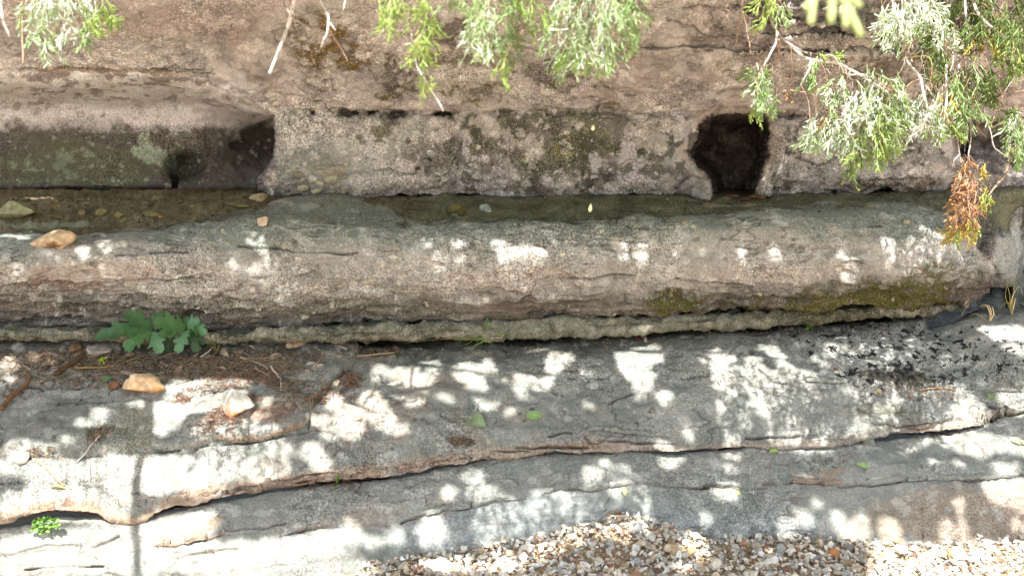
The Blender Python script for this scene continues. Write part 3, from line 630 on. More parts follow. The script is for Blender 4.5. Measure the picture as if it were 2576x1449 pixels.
def disp_w(P, U, V):
    inner = sstep(0, 40, poly_sd(U, V, CAVE))
    d = .016 * fbm(P, .4, 4, 101) + (.009 - .004 * inner) * fbm(P, .12, 4, 102, .6) + (.0035 - .001 * inner) * fbm(P, .03, 3, 103)
    d += (1 - inner) * .008 * np.abs(fbm(P, .1, 3, 104, .6, (1, 1, 2.2)))
    F = sstep(275, 290, V) * (1 - inner)
    d += F * .008 * fbm(P, .06, 4, 105, .6)
    rough = sstep(1700, 1950, U + 60 * perlin(P * np.float32(6))) * sstep(150, 110, V)
    d += rough * (.030 * np.abs(fbm(P, .10, 4, 106, .6, (1, 1, 2.5))) - .012 + .03 * fbm(P, .2, 4, 107, .6, (1, 1, 2)))
    c = crease(P, .18, 19, (1, 1, 2), .05) * (1 - inner); d -= .007 * c; d = scoops(P, U, V, d, (700, 2600, 0, 490), 120, 20, 14, 60, .010)
    k = [([(700, 178), (740, 186), (790, 176), (830, 170)], 2.2, .012), ([(1160, 120), (1200, 126), (1300, 124), (1400, 134), (1440, 130)], 2.6, .02), ([(1640, 116), (1700, 126), (1790, 128)], 2.6, .02), ([(1700, 60), (1790, 96), (1870, 100)], 2.4, .02),
         ([(1900, 128), (2000, 128), (2100, 126), (2240, 128), (2330, 122)], 3.5, .05), ([(1720, 30), (1860, 20), (1990, 30)], 2.4, .02), ([(2000, 62), (2120, 84), (2260, 100), (2340, 112)], 2.6, .03), ([(50, 172), (250, 178), (430, 176)], 2.0, .012), ([(480, 176), (540, 186)], 1.8, .01),
         ([(1010, 90), (1050, 102)], 2, .012), ([(436, 440), (442, 496)], 3, .05), ([(940, 430), (980, 425), (1010, 440), (1040, 442)], 2, .01), ([(2120, 440), (2200, 455), (2320, 450)], 2, .012), ([(2080, 478), (2140, 486)], 4, .04), ([(2000, 400), (2060, 420), (2090, 410)], 2, .012), ([(2350, 350), (2390, 420), (2340, 470)], 2, .012), ([(1700, 476), (1740, 440), (1780, 452)], 2, .012)]
    d, disp_w.m = groove(U, V, P, d, k, 3); disp_w.m = np.maximum(disp_w.m, .7 * c)
    return d
def paint_w(P, U, V, N):
    n = fbm(P, .25, 5, 111, .6); n2 = fbm(P, .08, 5, 112, .62); n3 = fbm(P, .15, 5, 113, .65)
    G = lin(154, 140, 128, 1.45)
    C = np.tile(G, (len(P), 1)) * tone(P, .24, .12, 114)
    C = mixc(C, .6 * sstep(.0, .5, n), lin(148, 122, 106, 1.45)); C = mixc(C, .5 * sstep(.1, .6, -n), lin(134, 128, 114, 1.45))
    C = mixc(C, .5 * sstep(.1, .5, blob(U, V, 430, 60, 260, 80) + .4 * n3), lin(132, 100, 86, 1.4))
    C = mixc(C, .5 * sstep(.0, .5, blob(U, V, 1800, 160, 420, 110) + .4 * n3), lin(130, 106, 92, 1.4))
    C = mixc(C, .7 * sstep(0, .5, blob(U, V, 2150, 50, 420, 110) + .3 * n3), lin(112, 98, 86, 1.4))
    # lower wall
    F = sstep(-6, 6, V - np.interp(U, [700, 1100, 1300, 1650, 1760, 1960, 2400], [276, 278, 272, 282, 282, 290, 290]) + 7 * n3) * sstep(690, 706, U)
    C = mixc(C, F, lin(142, 136, 120, 1.45) * (1 + .25 * n3[:, None]))
    C = mixc(C, F * .9 * sstep(.0, .22, blob(U, V, 1380, 345, 350, 100) + .5 * n3), lin(92, 88, 50, 1.25)); C = mixc(C, F * .8 * sstep(.1, .3, blob(U, V, 1600, 340, 130, 60) + .6 * n3), lin(76, 74, 44, 1.2))
    C = mixc(C, F * .75 * sstep(.05, .3, blob(U, V, 1400, 450, 300, 60) + .55 * n3), lin(92, 82, 62, 1.3))
    C = mixc(C, F * .7 * sstep(.1, .35, blob(U, V, 1060, 420, 60, 50) + .5 * n2), lin(84, 74, 58, 1.3))
    C = mixc(C, F * .85 * sstep(.2, .3, n3 - .3 * blob(U, V, 1400, 340, 300, 80)) * sstep(1050, 1150, U), lin(160, 148, 144, 1.5))
    C = mixc(C, F * .8 * sstep(.1, .35, blob(U, V, 1000, 470, 150, 40) + .3 * n3), lin(158, 144, 126, 1.5))
    C = mixc(C, F * .6 * sstep(.1, .35, blob(U, V, 780, 430, 120, 70) + .3 * n3), lin(98, 100, 78, 1.35))
    C = mixc(C, F * .9 * sstep(.2, .4, blob(U, V, 1440, 370, 60, 36) + .5 * n2), lin(92, 90, 20, 1.3))
    C = mixc(C, F * .6 * sstep(1930, 1960, U), lin(122, 110, 96, 1.4) * (1 + .3 * n3[:, None]))
    C = mixc(C, F * .6 * sstep(.1, .4, blob(U, V, 2250, 470, 160, 30) + .5 * n2) , lin(96, 80, 52, 1.3))
    # moss patches on the overhang; last row paints shade into the small pockets
    for (a, b, c, e, r, s, st) in [(830, 110, 100, 66, 10, lin(96, 74, 26, 1.3), .95), (870, 160, 40, 30, 0, lin(88, 70, 26, 1.3), .9), (980, 185, 30, 62, -20, mossd, .9), (1030, 215, 26, 20, 0, moss, .8), (1130, 80, 60, 40, 0, mossd, .8), (1160, 180, 110, 55, 0, lin(94, 82, 40, 1.3), .75), (1210, 232, 80, 24, 0, lin(84, 78, 26, 1.3), .95), (960, 241, 28, 10, 5, moss, .95), (1520, 214, 32, 9, -5, moss, .85), (1400, 195, 50, 36, 30, mossd, .7), (1340, 190, 24, 26, 0, mossd, .7),
                                  (1530, 268, 30, 8, 0, moss, .8), (1390, 216, 30, 8, 0, mossd, .7), (1580, 240, 24, 8, 0, mossd, .6), (1730, 155, 30, 16, 0, mossd, .6), (2220, 175, 110, 60, -10, lin(84, 70, 32, 1.3), .8), (2420, 250, 70, 60, 0, mossd, .6), (1790, 248, 18, 8, 0, mossd, .6), (1760, 210, 16, 8, 0, mossd, .5), (2290, 368, 34, 20, 0, mossd, .8), (2170, 470, 22, 12, -20, moss, .8), (2330, 460, 90, 26, -25, lin(104, 84, 48, 1.3), .7),
                                  (1000, 290, 40, 24, 0, mossd, .8), (882, 287, 36, 14, 0, mossd, .8), (936, 286, 20, 14, 0, mossd, .8), (1112, 289, 44, 16, 0, mossd, .8), (785, 281, 18, 10, 0, mossd, .8)]:
        C = mixc(C, st * sstep(-.12, .28, blob(U, V, a, b, c * 1.1, e * 1.1, r) + .6 * n2 + .25 * n3), s)
    # left hollow: pinkish ceiling, dark olive back with green lichen
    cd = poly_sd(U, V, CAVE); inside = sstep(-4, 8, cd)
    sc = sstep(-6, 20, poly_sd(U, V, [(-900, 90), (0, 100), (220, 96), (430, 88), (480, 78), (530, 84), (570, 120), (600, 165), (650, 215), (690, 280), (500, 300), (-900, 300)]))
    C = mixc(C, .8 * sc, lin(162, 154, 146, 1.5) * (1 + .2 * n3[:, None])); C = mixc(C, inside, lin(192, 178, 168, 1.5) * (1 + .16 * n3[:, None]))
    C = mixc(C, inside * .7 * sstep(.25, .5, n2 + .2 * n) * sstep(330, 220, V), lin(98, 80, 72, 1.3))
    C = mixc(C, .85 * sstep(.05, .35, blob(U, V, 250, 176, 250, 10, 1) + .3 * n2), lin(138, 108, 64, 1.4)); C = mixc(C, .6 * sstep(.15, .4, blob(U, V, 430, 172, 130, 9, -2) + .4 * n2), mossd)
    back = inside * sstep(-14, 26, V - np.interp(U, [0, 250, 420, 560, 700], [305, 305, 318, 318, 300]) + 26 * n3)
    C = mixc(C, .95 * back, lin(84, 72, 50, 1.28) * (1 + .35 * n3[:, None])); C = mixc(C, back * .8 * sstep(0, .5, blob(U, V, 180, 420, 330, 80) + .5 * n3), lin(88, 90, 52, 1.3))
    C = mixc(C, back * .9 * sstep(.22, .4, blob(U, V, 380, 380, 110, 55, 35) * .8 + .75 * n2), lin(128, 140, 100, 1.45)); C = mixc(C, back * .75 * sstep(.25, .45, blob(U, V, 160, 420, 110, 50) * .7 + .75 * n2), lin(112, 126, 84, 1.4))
    C = mixc(C, back * .6 * sstep(.1, .4, blob(U, V, 620, 450, 110, 40) + .6 * n2), lin(104, 98, 84, 1.4)); C = mixc(C, back * .7 * sstep(-.1, .5, blob(U, V, 470, 425, 66, 54) + .3 * n2), lin(50, 52, 30, 1.15))  # second mix paints the small pocket's darkness into the colour
    C = mixc(C, back * .7 * sstep(.1, .5, blob(U, V, 650, 350, 70, 70)), lin(58, 48, 34, 1.2))  # shade at the hollow's right end put into the colour
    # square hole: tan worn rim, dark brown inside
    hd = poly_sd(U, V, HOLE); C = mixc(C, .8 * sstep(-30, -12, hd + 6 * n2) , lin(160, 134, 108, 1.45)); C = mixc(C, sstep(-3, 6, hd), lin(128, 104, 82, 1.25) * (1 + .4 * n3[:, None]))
    C = mixc(C, .75 * sstep(2420, 2470, U) * sstep(290, 300, V), lin(112, 98, 86, 1.4) * (1 + .3 * n3[:, None]))
    C = mixc(C, F * .8 * sstep(.16, .26, fbm(P, .11, 5, 117, .62) + .35 * blob(U, V, 1420, 400, 420, 120) - .10) * sstep(1000, 1150, U), lin(72, 68, 46, 1.2))
    C = mixc(C, .55 * sstep(.2, .34, fbm(P, .17, 5, 118, .62)) * (1 - inside), lin(112, 98, 88, 1.35)); C = mixc(C, .5 * sstep(.22, .34, fbm(P, .13, 5, 119, .62)) * (1 - inside), lin(176, 160, 142, 1.45))
    C = mixc(C, .28 * sstep(.35, .6, n2) * (1 - inside), lin(196, 180, 158, 1.5))
    C = spots(C, P, U, V, (700, 2400, 20, 490), 260, 208, lin(190, 180, 160, 1.5), 3, 14, .75); C = spots(C, P, U, V, (700, 2400, 10, 490), 220, 209, lin(60, 54, 44, 1.2), 2, 9, .8); C = spots(C, P, U, V, (-40, 690, 300, 490), 160, 210, lin(132, 142, 106, 1.4), 2, 9, .8); C = spots(C, P, U, V, (-40, 680, 180, 300), 50, 211, lin(96, 78, 68, 1.3), 4, 18, .6)
    C = mixc(C, .75 * disp_w.m, lin(50, 42, 32, 1.1))
    return C, 1.0 - .45 * inside * (1 - back), .22 + .22 * F * (1 - inside), .55 * (1 - inside) + .1
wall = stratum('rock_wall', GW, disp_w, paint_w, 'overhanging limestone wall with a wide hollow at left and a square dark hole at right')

# --- rock behind the end of the rounded ledge
vs2 = np.arange(905, 466, -4.0)
UB, VB = np.meshgrid(np.concatenate([np.arange(2240, 2640, 3.0), np.arange(2640, 3400, 14.0)]), vs2)
PB = unproj(UB, VB, 5.0).reshape(-1, 3); jb = 8 * fbm(PB, .2, 3, 121).reshape(UB.shape)
YB = 5.02 - .16 * sstep(2530, 2545, UB + jb) * sstep(2575, 2560, UB + jb) - .25 * sstep(700, 760, VB + jb) * sstep(2560, 2500, UB) - .2 * sstep(740, 860, VB) + .1 * sstep(2560, 2580, UB + jb) + .2 * sstep(486, 476, VB)
def disp_k(P, U, V): return .03 * fbm(P, .25, 4, 122) + .006 * fbm(P, .05, 4, 123)
def paint_k(P, U, V, N):
    n2 = fbm(P, .1, 5, 124, .6); C = np.tile(lin(104, 104, 90, 1.4), (len(P), 1)) * tone(P, .3, .12, 125)
    C = mixc(C, .7 * sstep(0, .4, blob(U, V, 2540, 620, 30, 100)), lin(152, 152, 130, 1.5)); C = mixc(C, .7 * sstep(.0, .4, blob(U, V, 2540, 760, 90, 40) + .4 * n2), lin(66, 70, 46, 1.2))
    return C, .9, .3, .3
back = stratum('rock_wall', unproj(UB, VB, YB), disp_k, paint_k, 'grey green rock face behind the right end of the rounded ledge')

# ------------------------------------------------------------------ creek bed
def ground_z(x, y):
    xs = np.array([-4, -1.2, -.75, -.5, -.35, .03, .13, .3, .42, .47, .62, .78, 1.0, 1.3, 1.6, 1.9, 4.0]); hs = np.array([-.04, -.04, -.035, -.015, .002, .012, .026, .058, .074, .078, .036, -.014, -.024, -.036, -.048, -.040, -.034])
    x = np.asarray(x, float); y = np.asarray(y, float)
    return np.interp(x, xs, hs) * sstep(3.22, 3.66, y - .12 * np.minimum(0, x)) + .012 * np.sin(x * 5.1 + 1) * np.sin(y * 7.3) * .5
def build_ground():
    xs = np.concatenate([-np.geomspace(3.2, 220, 24)[::-1], np.arange(-3.0, 3.0, .03), np.geomspace(3.2, 220, 24)])
    ys = np.concatenate([-np.geomspace(.4, 220, 22)[::-1], np.arange(0, 2.6, .12), np.arange(2.6, 5.2, .03), np.geomspace(5.4, 220, 18)])
    X, Y = np.meshgrid(xs, ys); near = (np.abs(X) < 6) & (np.abs(Y) < 6)
    P = np.stack([X, Y, 0 * X], -1).reshape(-1, 3)
    Z = ground_z(X, Y) + np.where(near, .006 * fbm(P, .12, 3, 131).reshape(X.shape), 0) - .012
    P[:, 2] = Z.ravel(); idx = np.arange(X.size).reshape(X.shape)
    F = np.stack([idx[:-1, :-1], idx[:-1, 1:], idx[1:, 1:], idx[1:, :-1]], -1).reshape(-1, 4)
    n = fbm(P, .05, 4, 132, .7)
    C = np.tile(lin(160, 142, 120, 1.2), (len(P), 1)) * (1 + .4 * n[:, None])
    return props(mesh_np('gravel_ground', P, F, M_GRAVEL, np.clip(C, .02, .8)), 'sandy creek bed under the loose gravel', kind='structure')
ground = build_ground()

dg = bpy.context.evaluated_depsgraph_get()
TREES = [BVHTree.FromObject(o, dg) for o in BVHS + [ground]]
def cast(o, d, far=60):
    best = None
    for t in TREES:
        r = t.ray_cast(Vector(o), Vector(d), far)
        if r[0] is not None and (best is None or r[3] < best[2]): best = (r[0], r[1], r[3])
    return best
def hit(u, v):
    r = cast((0, 0, CAM_Z), ray(u, v))
    if r is None: r = (Vector(unproj(u, v, 4.2)), Vector((0, -.6, .8)), 4.2)
    n = r[1] if r[1].dot(ray(u, v)) < 0 else -r[1]
    return np.array(r[0]), np.array(n)

# ------------------------------------------------------------------ thin lips of rock that overhang a dark gap
def lip(label, pts, depth, back, seed, tint, over=.0):
    p = np.array(pts, float); L = np.r_[0, np.cumsum(np.hypot(*np.diff(p, axis=0).T))]; n = int(L[-1] / 3.0)
    t = np.linspace(0, L[-1], n); us = np.interp(t, L, p[:, 0]); vv = np.interp(t, L, p[:, 1]) + 2.2 * n1d(t, 22, seed) + 1.6 * n1d(t, 8, seed + 1)
    tp = np.clip(np.minimum(t, L[-1] - t) / (.22 * L[-1]), 0, 1) ** .6
    R = [[], [], [], [], [], []]
    for u, v, k in zip(us, vv, tp):
        h, nn = hit(u, v); hb, _ = hit(u, v - back); up = hb - h; up /= np.linalg.norm(up); hm, _ = hit(u, v - back * .45); nn = nn * .5 + np.array([0, -.6, .8]) * .5
        R[0].append(h + up * .07 - nn * .012); R[1].append(h + up * .02 + nn * depth * .30 * k); R[2].append(h + nn * depth * .42 * k - up * over * k); R[3].append(h + nn * depth * k + up * .004); R[4].append(hm + nn * depth * .55 * k); R[5].append(hb - nn * .006)
    G = hermite_rows(np.array(R), [0, 0, 1, 1, 0, 0], [4, 5, 6, max(5, int(back * .45 / 2.4)), max(6, int(back * .6 / 2.4))])
    def dsp(P, U, V): return .004 * fbm(P, .06, 4, seed + 500) + .0015 * fbm(P, .02, 3, seed + 501)
    rows, cols = G.shape[:2]; rr = np.repeat(np.arange(rows), cols)
    def pnt(P, U, V, N):
        n2 = fbm(P, .08, 5, 43, .62); C = np.tile(gray, (len(P), 1)) * tone(P, .28, .18, 35); C = mixc(C, .35 * sstep(.3, .65, n2), white)
        C = mixc(C, np.where(rr < 18, .8, 0) + 0 * n2, tint); C = mixc(C, .5 * sstep(.05, .4, n2) * (rr >= 18), rust * .9 if tint is not gray else gray); return C, .8, .25, .2
    stratum('thin_rock_slab', G, dsp, pnt, label)
GAIN['thin_rock_slab'] = .95
LTAN = lin(150, 122, 96, 1.4)
lip('curled brown lip of rock over a dark gap below the white pointed rock', [(540, 1103), (600, 1108), (660, 1104), (720, 1085), (765, 1071), (782, 1052)], .045, 46, 3, LTAN, .01)
lip('short broken rock edge left of the curled brown lip', [(380, 1124), (420, 1132), (470, 1124), (525, 1114)], .032, 30, 5, gray, .008)
lip('small brown rock edge on the lowest slab at left', [(385, 1374), (450, 1371), (520, 1359), (566, 1343)], .026, 26, 7, LTAN, .006)
lip('thin rock edge above a crack in the middle of the lowest slab', [(1360, 1246), (1410, 1231), (1490, 1235), (1545, 1224), (1600, 1217)], .020, 22, 9, gray, .005)
lip('small tan rock edge on the lowest slab at right', [(1990, 1216), (2040, 1216), (2080, 1221), (2120, 1218)], .024, 24, 11, LTAN, .005)
lip('thin rock edge along the crack of the lowest slab at far right', [(2180, 1224), (2250, 1211), (2320, 1209), (2420, 1206), (2500, 1203), (2600, 1194)], .018, 20, 13, gray, .005)
lip('thin rock edge along the crack left of centre on the lowest slab', [(1000, 1314), (1060, 1299), (1120, 1284), (1190, 1274), (1240, 1259), (1330, 1256)], .018, 20, 15, gray, .005)
lip('thin rock edge on the lower front of the middle slab', [(1440, 1105), (1490, 1083), (1560, 1086), (1610, 1094), (1700, 1100)], .018, 22, 17, gray, .005)
lip('broken rock edge in the hollow at the right of the middle slab', [(2190, 1062), (2260, 1074), (2330, 1066), (2400, 1052)], .028, 28, 19, gray, .006)
lip('small rock edge near the top of the middle slab at right', [(2010, 956), (2070, 963), (2130, 964)], .018, 18, 21, gray, .005)
# ------------------------------------------------------------------ loose stones
_ico = {}
def ico(sub):
    if sub not in _ico:
        bm = bmesh.new(); bmesh.ops.create_icosphere(bm, subdivisions=sub, radius=1.0)
        V = np.array([v.co[:] for v in bm.verts]); F = np.array([[v.index for v in f.verts] for f in bm.faces]); bm.free(); _ico[sub] = (V, F)
    return _ico[sub]
def stone_shape(seed, cuts=9, sub=3, rough=.06, hlo=.40):
    r = np.random.default_rng(seed); V, F = ico(sub); V = V.copy()
    for k in range(cuts):
        n = r.normal(size=3); n /= np.linalg.norm(n); h = r.uniform(hlo, .80)
        e = np.maximum(0, V @ n - h); V = V - e[:, None] * n
    V = V * (1 + rough * fbm(V, .55, 4, seed % 97)[:, None])
    return V, F
def make_stone(name, label, cat, u, v, du, dv, color, seed, depth=.75, tilt=0, group=None, sink=.15, cuts=9, shape=None, speck=.25, yaw=None, c2=None, parent=None):
    """a stone of du x dv picture units standing on the surface seen at its foot"""
    p, n = hit(u, v + dv * .35)
    px = p[1] / FPX / cp
    r = np.random.default_rng(seed)
    V, F = shape if shape is not None else stone_shape(seed, cuts)
    V = V - (V.max(0) + V.min(0)) / 2; V = V / ((V.max(0) - V.min(0)) / 2)
    a = math.radians(tilt)
    V = V * np.array([du * px / 2, du * px / 2 * depth, dv * px / 2])
    V = np.stack([V[:, 0] * math.cos(a) + V[:, 2] * math.sin(a), V[:, 1], -V[:, 0] * math.sin(a) + V[:, 2] * math.cos(a)], -1)
    q, _ = hit(u, v)
    c = np.array([unproj(u, v, p[1])[0], p[1] + du * px / 2 * depth * .2, 0]); c[2] = unproj(u, v, c[1])[2]
    W = V + c
    nz = fbm(V / (du * px), .25, 4, seed % 53, .6)
    C = np.tile(np.asarray(color), (len(V), 1)) * (1 + speck * nz[:, None])
    if c2 is not None: C = mixc(C, sstep(.0, .4, nz * .6 - .12 + 1.5 * (-V[:, 2]) / (dv * px)), c2)
    o = mesh_np(name, W, F, M_STONE, np.clip(C, .02, .85), smooth=True)
    recenter(o, (c[0], c[1], W[:, 2].min()))
    if parent is not None: o.parent = parent
    else: props(o, label, cat, group)
    return o
S = [
 # shelf and ledge
 ('stone', 'grey green hump-shaped stone on the muddy shelf at its left end', 46, 528, 104, 46, lin(128, 126, 92, 1.4), 1, .7, 0),
 ('stone', 'pitted flaky tan rock lying tilted on the rounded ledge at left', 132, 607, 118, 54, lin(180, 156, 124, 1.4), 2, .6, -12),
 ('stone', 'small tan block wedged at the foot of the pebbly wall corner', 650, 499, 42, 24, lin(150, 134, 108, 1.4), 3, .8, -6),
 ('stone', 'pale chip standing on the ledge rim below the pebbly wall corner', 660, 557, 30, 28, lin(176, 156, 132, 1.5), 4, .6, 8),
 ('stone', 'olive mossy lump on the dark shelf left of the pale chip', 1150, 528, 48, 32, lin(92, 88, 52, 1.3), 5, .8, 0),
 ('stone', 'pale blue grey chip lying on the dark shelf', 1223, 525, 36, 22, lin(140, 148, 140, 1.5), 6, .7, 10),
 ('stone', 'brown stone lying in the mouth of the square hole', 1905, 497, 46, 16, lin(104, 78, 56, 1.3), 7, .7, 0),
 ('stone', 'small square block jammed in the long crack at right', 2188, 1111, 34, 24, lin(118, 120, 108, 1.5), 8, .8, 0),
 # middle slab
 ('stone', 'flat orange tan rock with notched ends on the needle-strewn slab', 363, 967, 108, 58, lin(206, 172, 134, 1.35), 9, .55, 4),
 ('stone', 'white pointed rock with an orange, shade-toned underside on the slab', 590, 1012, 80, 74, lin(206, 196, 180, 1.4), 10, .8, -24),
 ('stone', 'small cream pebble beside the reddish needle clump on the slab', 846, 963, 20, 15, lin(196, 178, 150, 1.5), 11, .8, 0),
 ('stone', 'flat grey stone half under the oak seedling', 247, 882, 62, 26, lin(136, 128, 116, 1.5), 12, .8, 3),
 ('stone', 'round brown stone left of the flat grey stone', 186, 877, 36, 28, lin(104, 84, 62, 1.3), 13, .9, 0),
 ('stone', 'white knobbly stone beside the matted needles at lower left', 48, 1150, 56, 34, lin(186, 176, 162, 1.35), 14, .8, -10),
 ('stone', 'small pinkish stone beneath the oak seedling leaves', 326, 893, 22, 14, lin(132, 110, 96, 1.4), 15, .8, 0),
]
for i, (nm, lb, u, v, du, dv, c, sd, dep, tl) in enumerate(S):
    make_stone(nm, lb, 'stone', u, v, du, dv, c, 300 + sd, dep, tl, c2=lin(206, 150, 96, 1.4) if sd in (9, 10) else (lin(110, 84, 58, 1.3) if sd == 2 else None), cuts=7 if sd in (9, 10, 4, 6) else 10, shape=stone_shape(320 + sd, 12, 4, .16, .62) if sd in (2, 9) else (stone_shape(317, 9, 4, .10, .30) if sd == 10 else None))  # lower tone: own orange, plus the undersides' shade put into the colour
for i, (u, v, du, dv, c) in enumerate([(255, 534, 28, 20, (120, 112, 70)), (383, 540, 44, 16, (108, 100, 66)), (140, 545, 40, 12, (88, 80, 52)), (205, 536, 20, 14, (116, 104, 68)), (300, 540, 24, 18, (124, 112, 72)), (404, 546, 18, 10, (138, 112, 76)), (310, 557, 22, 7, (122, 108, 70)),
        (140, 505, 16, 10, (116, 100, 70)), (205, 503, 26, 9, (104, 94, 66)), (600, 517, 56, 12, (108, 104, 74)), (450, 508, 34, 8, (96, 86, 56)), (65, 503, 22, 8, (92, 80, 54)), (1840, 494, 40, 10, (96, 68, 50)), (1875, 502, 30, 9, (84, 62, 46)), (1145, 541, 22, 8, (110, 112, 90)), (1720, 560, 16, 9, (140, 132, 104)), (2280, 558, 18, 10, (140, 134, 110))]):
    where = 'beside the olive mossy lump on the shelf' if 1100 < u < 1200 else 'in the mouth of the square hole' if 1800 < u < 1900 else 'on the rounded ledge at right' if u > 1600 else 'among the small stones on the muddy shelf at left'
    lb = {1840: 'low brown stone filling the left of the square hole mouth', 1875: 'thin dark brown stone in front of the square hole', 1145: 'tiny grey chip beside the olive mossy lump', 1720: 'tiny pale pebble on the rounded ledge below the dark hole', 2280: 'tiny pale pebble at the right end of the ledge rim', 600: 'long flat stone on the shelf near the pebbly wall corner',
          404: 'small orange brown pebble on the muddy shelf', 255: 'upright olive chip on the muddy shelf', 383: 'broad brown stone on the muddy shelf edge', 140: None, 205: None}.get(u) or 'small olive stone half sunk in the muddy shelf under the left hollow'
    make_stone('stone', lb, 'stone', u, v, du, dv, lin(*c, 1.35), 400 + i, .8, random.uniform(-8, 8), group='small stones on the muddy shelf' if u < 700 else None)
# pebbly corner of the wall: nodules are pieces of the wall
NOD = [(738, 420, 30), (752, 443, 38), (800, 425, 34), (845, 428, 62), (830, 450, 40), (780, 455, 22), (808, 462, 34), (760, 470, 36), (850, 468, 30), (705, 445, 20), (720, 462, 20), (690, 470, 18), (725, 432, 16), (775, 432, 18), (868, 445, 26), (795, 480, 28), (735, 485, 18), (700, 425, 16), (838, 482, 26), (870, 415, 22), (815, 408, 20), (765, 412, 16), (680, 452, 22), (674, 436, 18), (862, 484, 20), (712, 482, 14)]
for i, (u, v, s) in enumerate(NOD):
    p, n = hit(u, v); px = p[1] / FPX; V, F = stone_shape(700 + i, 7, 2, .1)
    k = random.uniform(.75, 1.0); c = np.array([152, 144, 124]) * random.uniform(.78, 1.08)
    V = V * np.array([s, s * .6, s * k * .8]) * px * .58; a = random.uniform(-.5, .5); V = np.stack([V[:, 0] * math.cos(a) + V[:, 2] * math.sin(a), V[:, 1], -V[:, 0] * math.sin(a) + V[:, 2] * math.cos(a)], -1)
    o = mesh_np('nodule', V, F, M_STONE, np.clip(np.tile(lin(*c, 1.45), (len(V), 1)) * (1 + .3 * fbm(V, .02, 3, i)[:, None]), .02, .8)); o.location = [float(x) for x in p - n * s * px * .13]; o.parent = wall

# ------------------------------------------------------------------ creek gravel
def hull_lib(n, seed):
    r = np.random.default_rng(seed); L = []
    for k in range(n):
        bm = bmesh.new(); pts = r.normal(size=(r.integers(9, 14), 3)); pts /= np.linalg.norm(pts, axis=1)[:, None]; pts *= r.uniform(.8, 1.05, (len(pts), 1))
        for p in pts: bm.verts.new(p)
        res = bmesh.ops.convex_hull(bm, input=bm.verts)
        bmesh.ops.delete(bm, geom=[e for e in res['geom_interior'] if isinstance(e, bmesh.types.BMVert)], context='VERTS')
        bmesh.ops.bevel(bm, geom=bm.edges[:], offset=.09, segments=1, affect='EDGES', profile=.5)
        bmesh.ops.triangulate(bm, faces=bm.faces[:])
        bm.verts.index_update(); L.append((np.array([v.co[:] for v in bm.verts]), np.array([[v.index for v in f.verts] for f in bm.faces]))); bm.free()
    return L
LIB = hull_lib(26, 5)
PAL = [((206, 198, 184), 26), ((190, 184, 170), 20), ((176, 176, 170), 14), ((222, 216, 206), 14), ((186, 170, 144), 12), ((196, 176, 146), 9), ((150, 152, 150), 8), ((168, 116, 80), 2.5), ((140, 100, 74), 2), ((192, 150, 128), 2.5), ((132, 134, 136), 2), ((152, 130, 92), 4), ((112, 84, 62), 3)]
PW = np.array([w for _, w in PAL], float); PW /= PW.sum()
def rot_mat(r, flat=.5):
    q = r.normal(size=(3, 3)); a = r.uniform(0, 2 * np.pi); t = r.normal(0, flat, 2)
    Rz = np.array([[math.cos(a), -math.sin(a), 0], [math.sin(a), math.cos(a), 0], [0, 0, 1]])
    Rx = np.array([[1, 0, 0], [0, math.cos(t[0]), -math.sin(t[0])], [0, math.sin(t[0]), math.cos(t[0])]]); Ry = np.array([[math.cos(t[1]), 0, math.sin(t[1])], [0, 1, 0], [-math.sin(t[1]), 0, math.cos(t[1])]])
    return Rz @ Rx @ Ry
def y_front(x):       # where the rock meets the gravel
    u = UC + FPX * x / 3.75
    return float(Y_BASE(u)) + .06
acc = Acc(); r = np.random.default_rng(21); placed = []
def gravel_point(r, lo=2.75):
    for _ in range(50):
        x = r.uniform(-1.0, 2.7); yf = y_front(x); y = r.uniform(lo, yf + .02)
        if x < -.55: continue
        return x, y
    return x, y
for k in range(22000):
    x, y = gravel_point(r)
    big = k > 14000
    s = (r.uniform(.0035, .009) if not big else min(.026, .0078 * math.exp(abs(r.normal(0, .52)))))
    V, F = LIB[r.integers(len(LIB))]
    V = (V * np.array([r.uniform(.8, 1.35), r.uniform(.65, 1), r.uniform(.38, .75)]) * s) @ rot_mat(r, .55).T
    V = V + np.array([x, y, ground_z(x, y) + s * (.1 + (.5 if big else 0)) + (r.uniform(0, .012) if big else 0)])
    c = PAL[r.choice(len(PAL), p=PW)][0] if big else (np.array([184, 162, 132]) * r.uniform(.75, 1.1))
    acc.add(V, F, lin(*((np.array(c) * .75 + np.mean(c) * .25) * np.array([1.0, .98, .945]) * r.uniform(.82, 1.02)), 1.38).clip(.02, .8))
gr = acc.build('gravel', M_GRAVEL, smooth=False); props(gr, 'angular pale creek gravel heaped against the foot of the slab', kind='stuff')
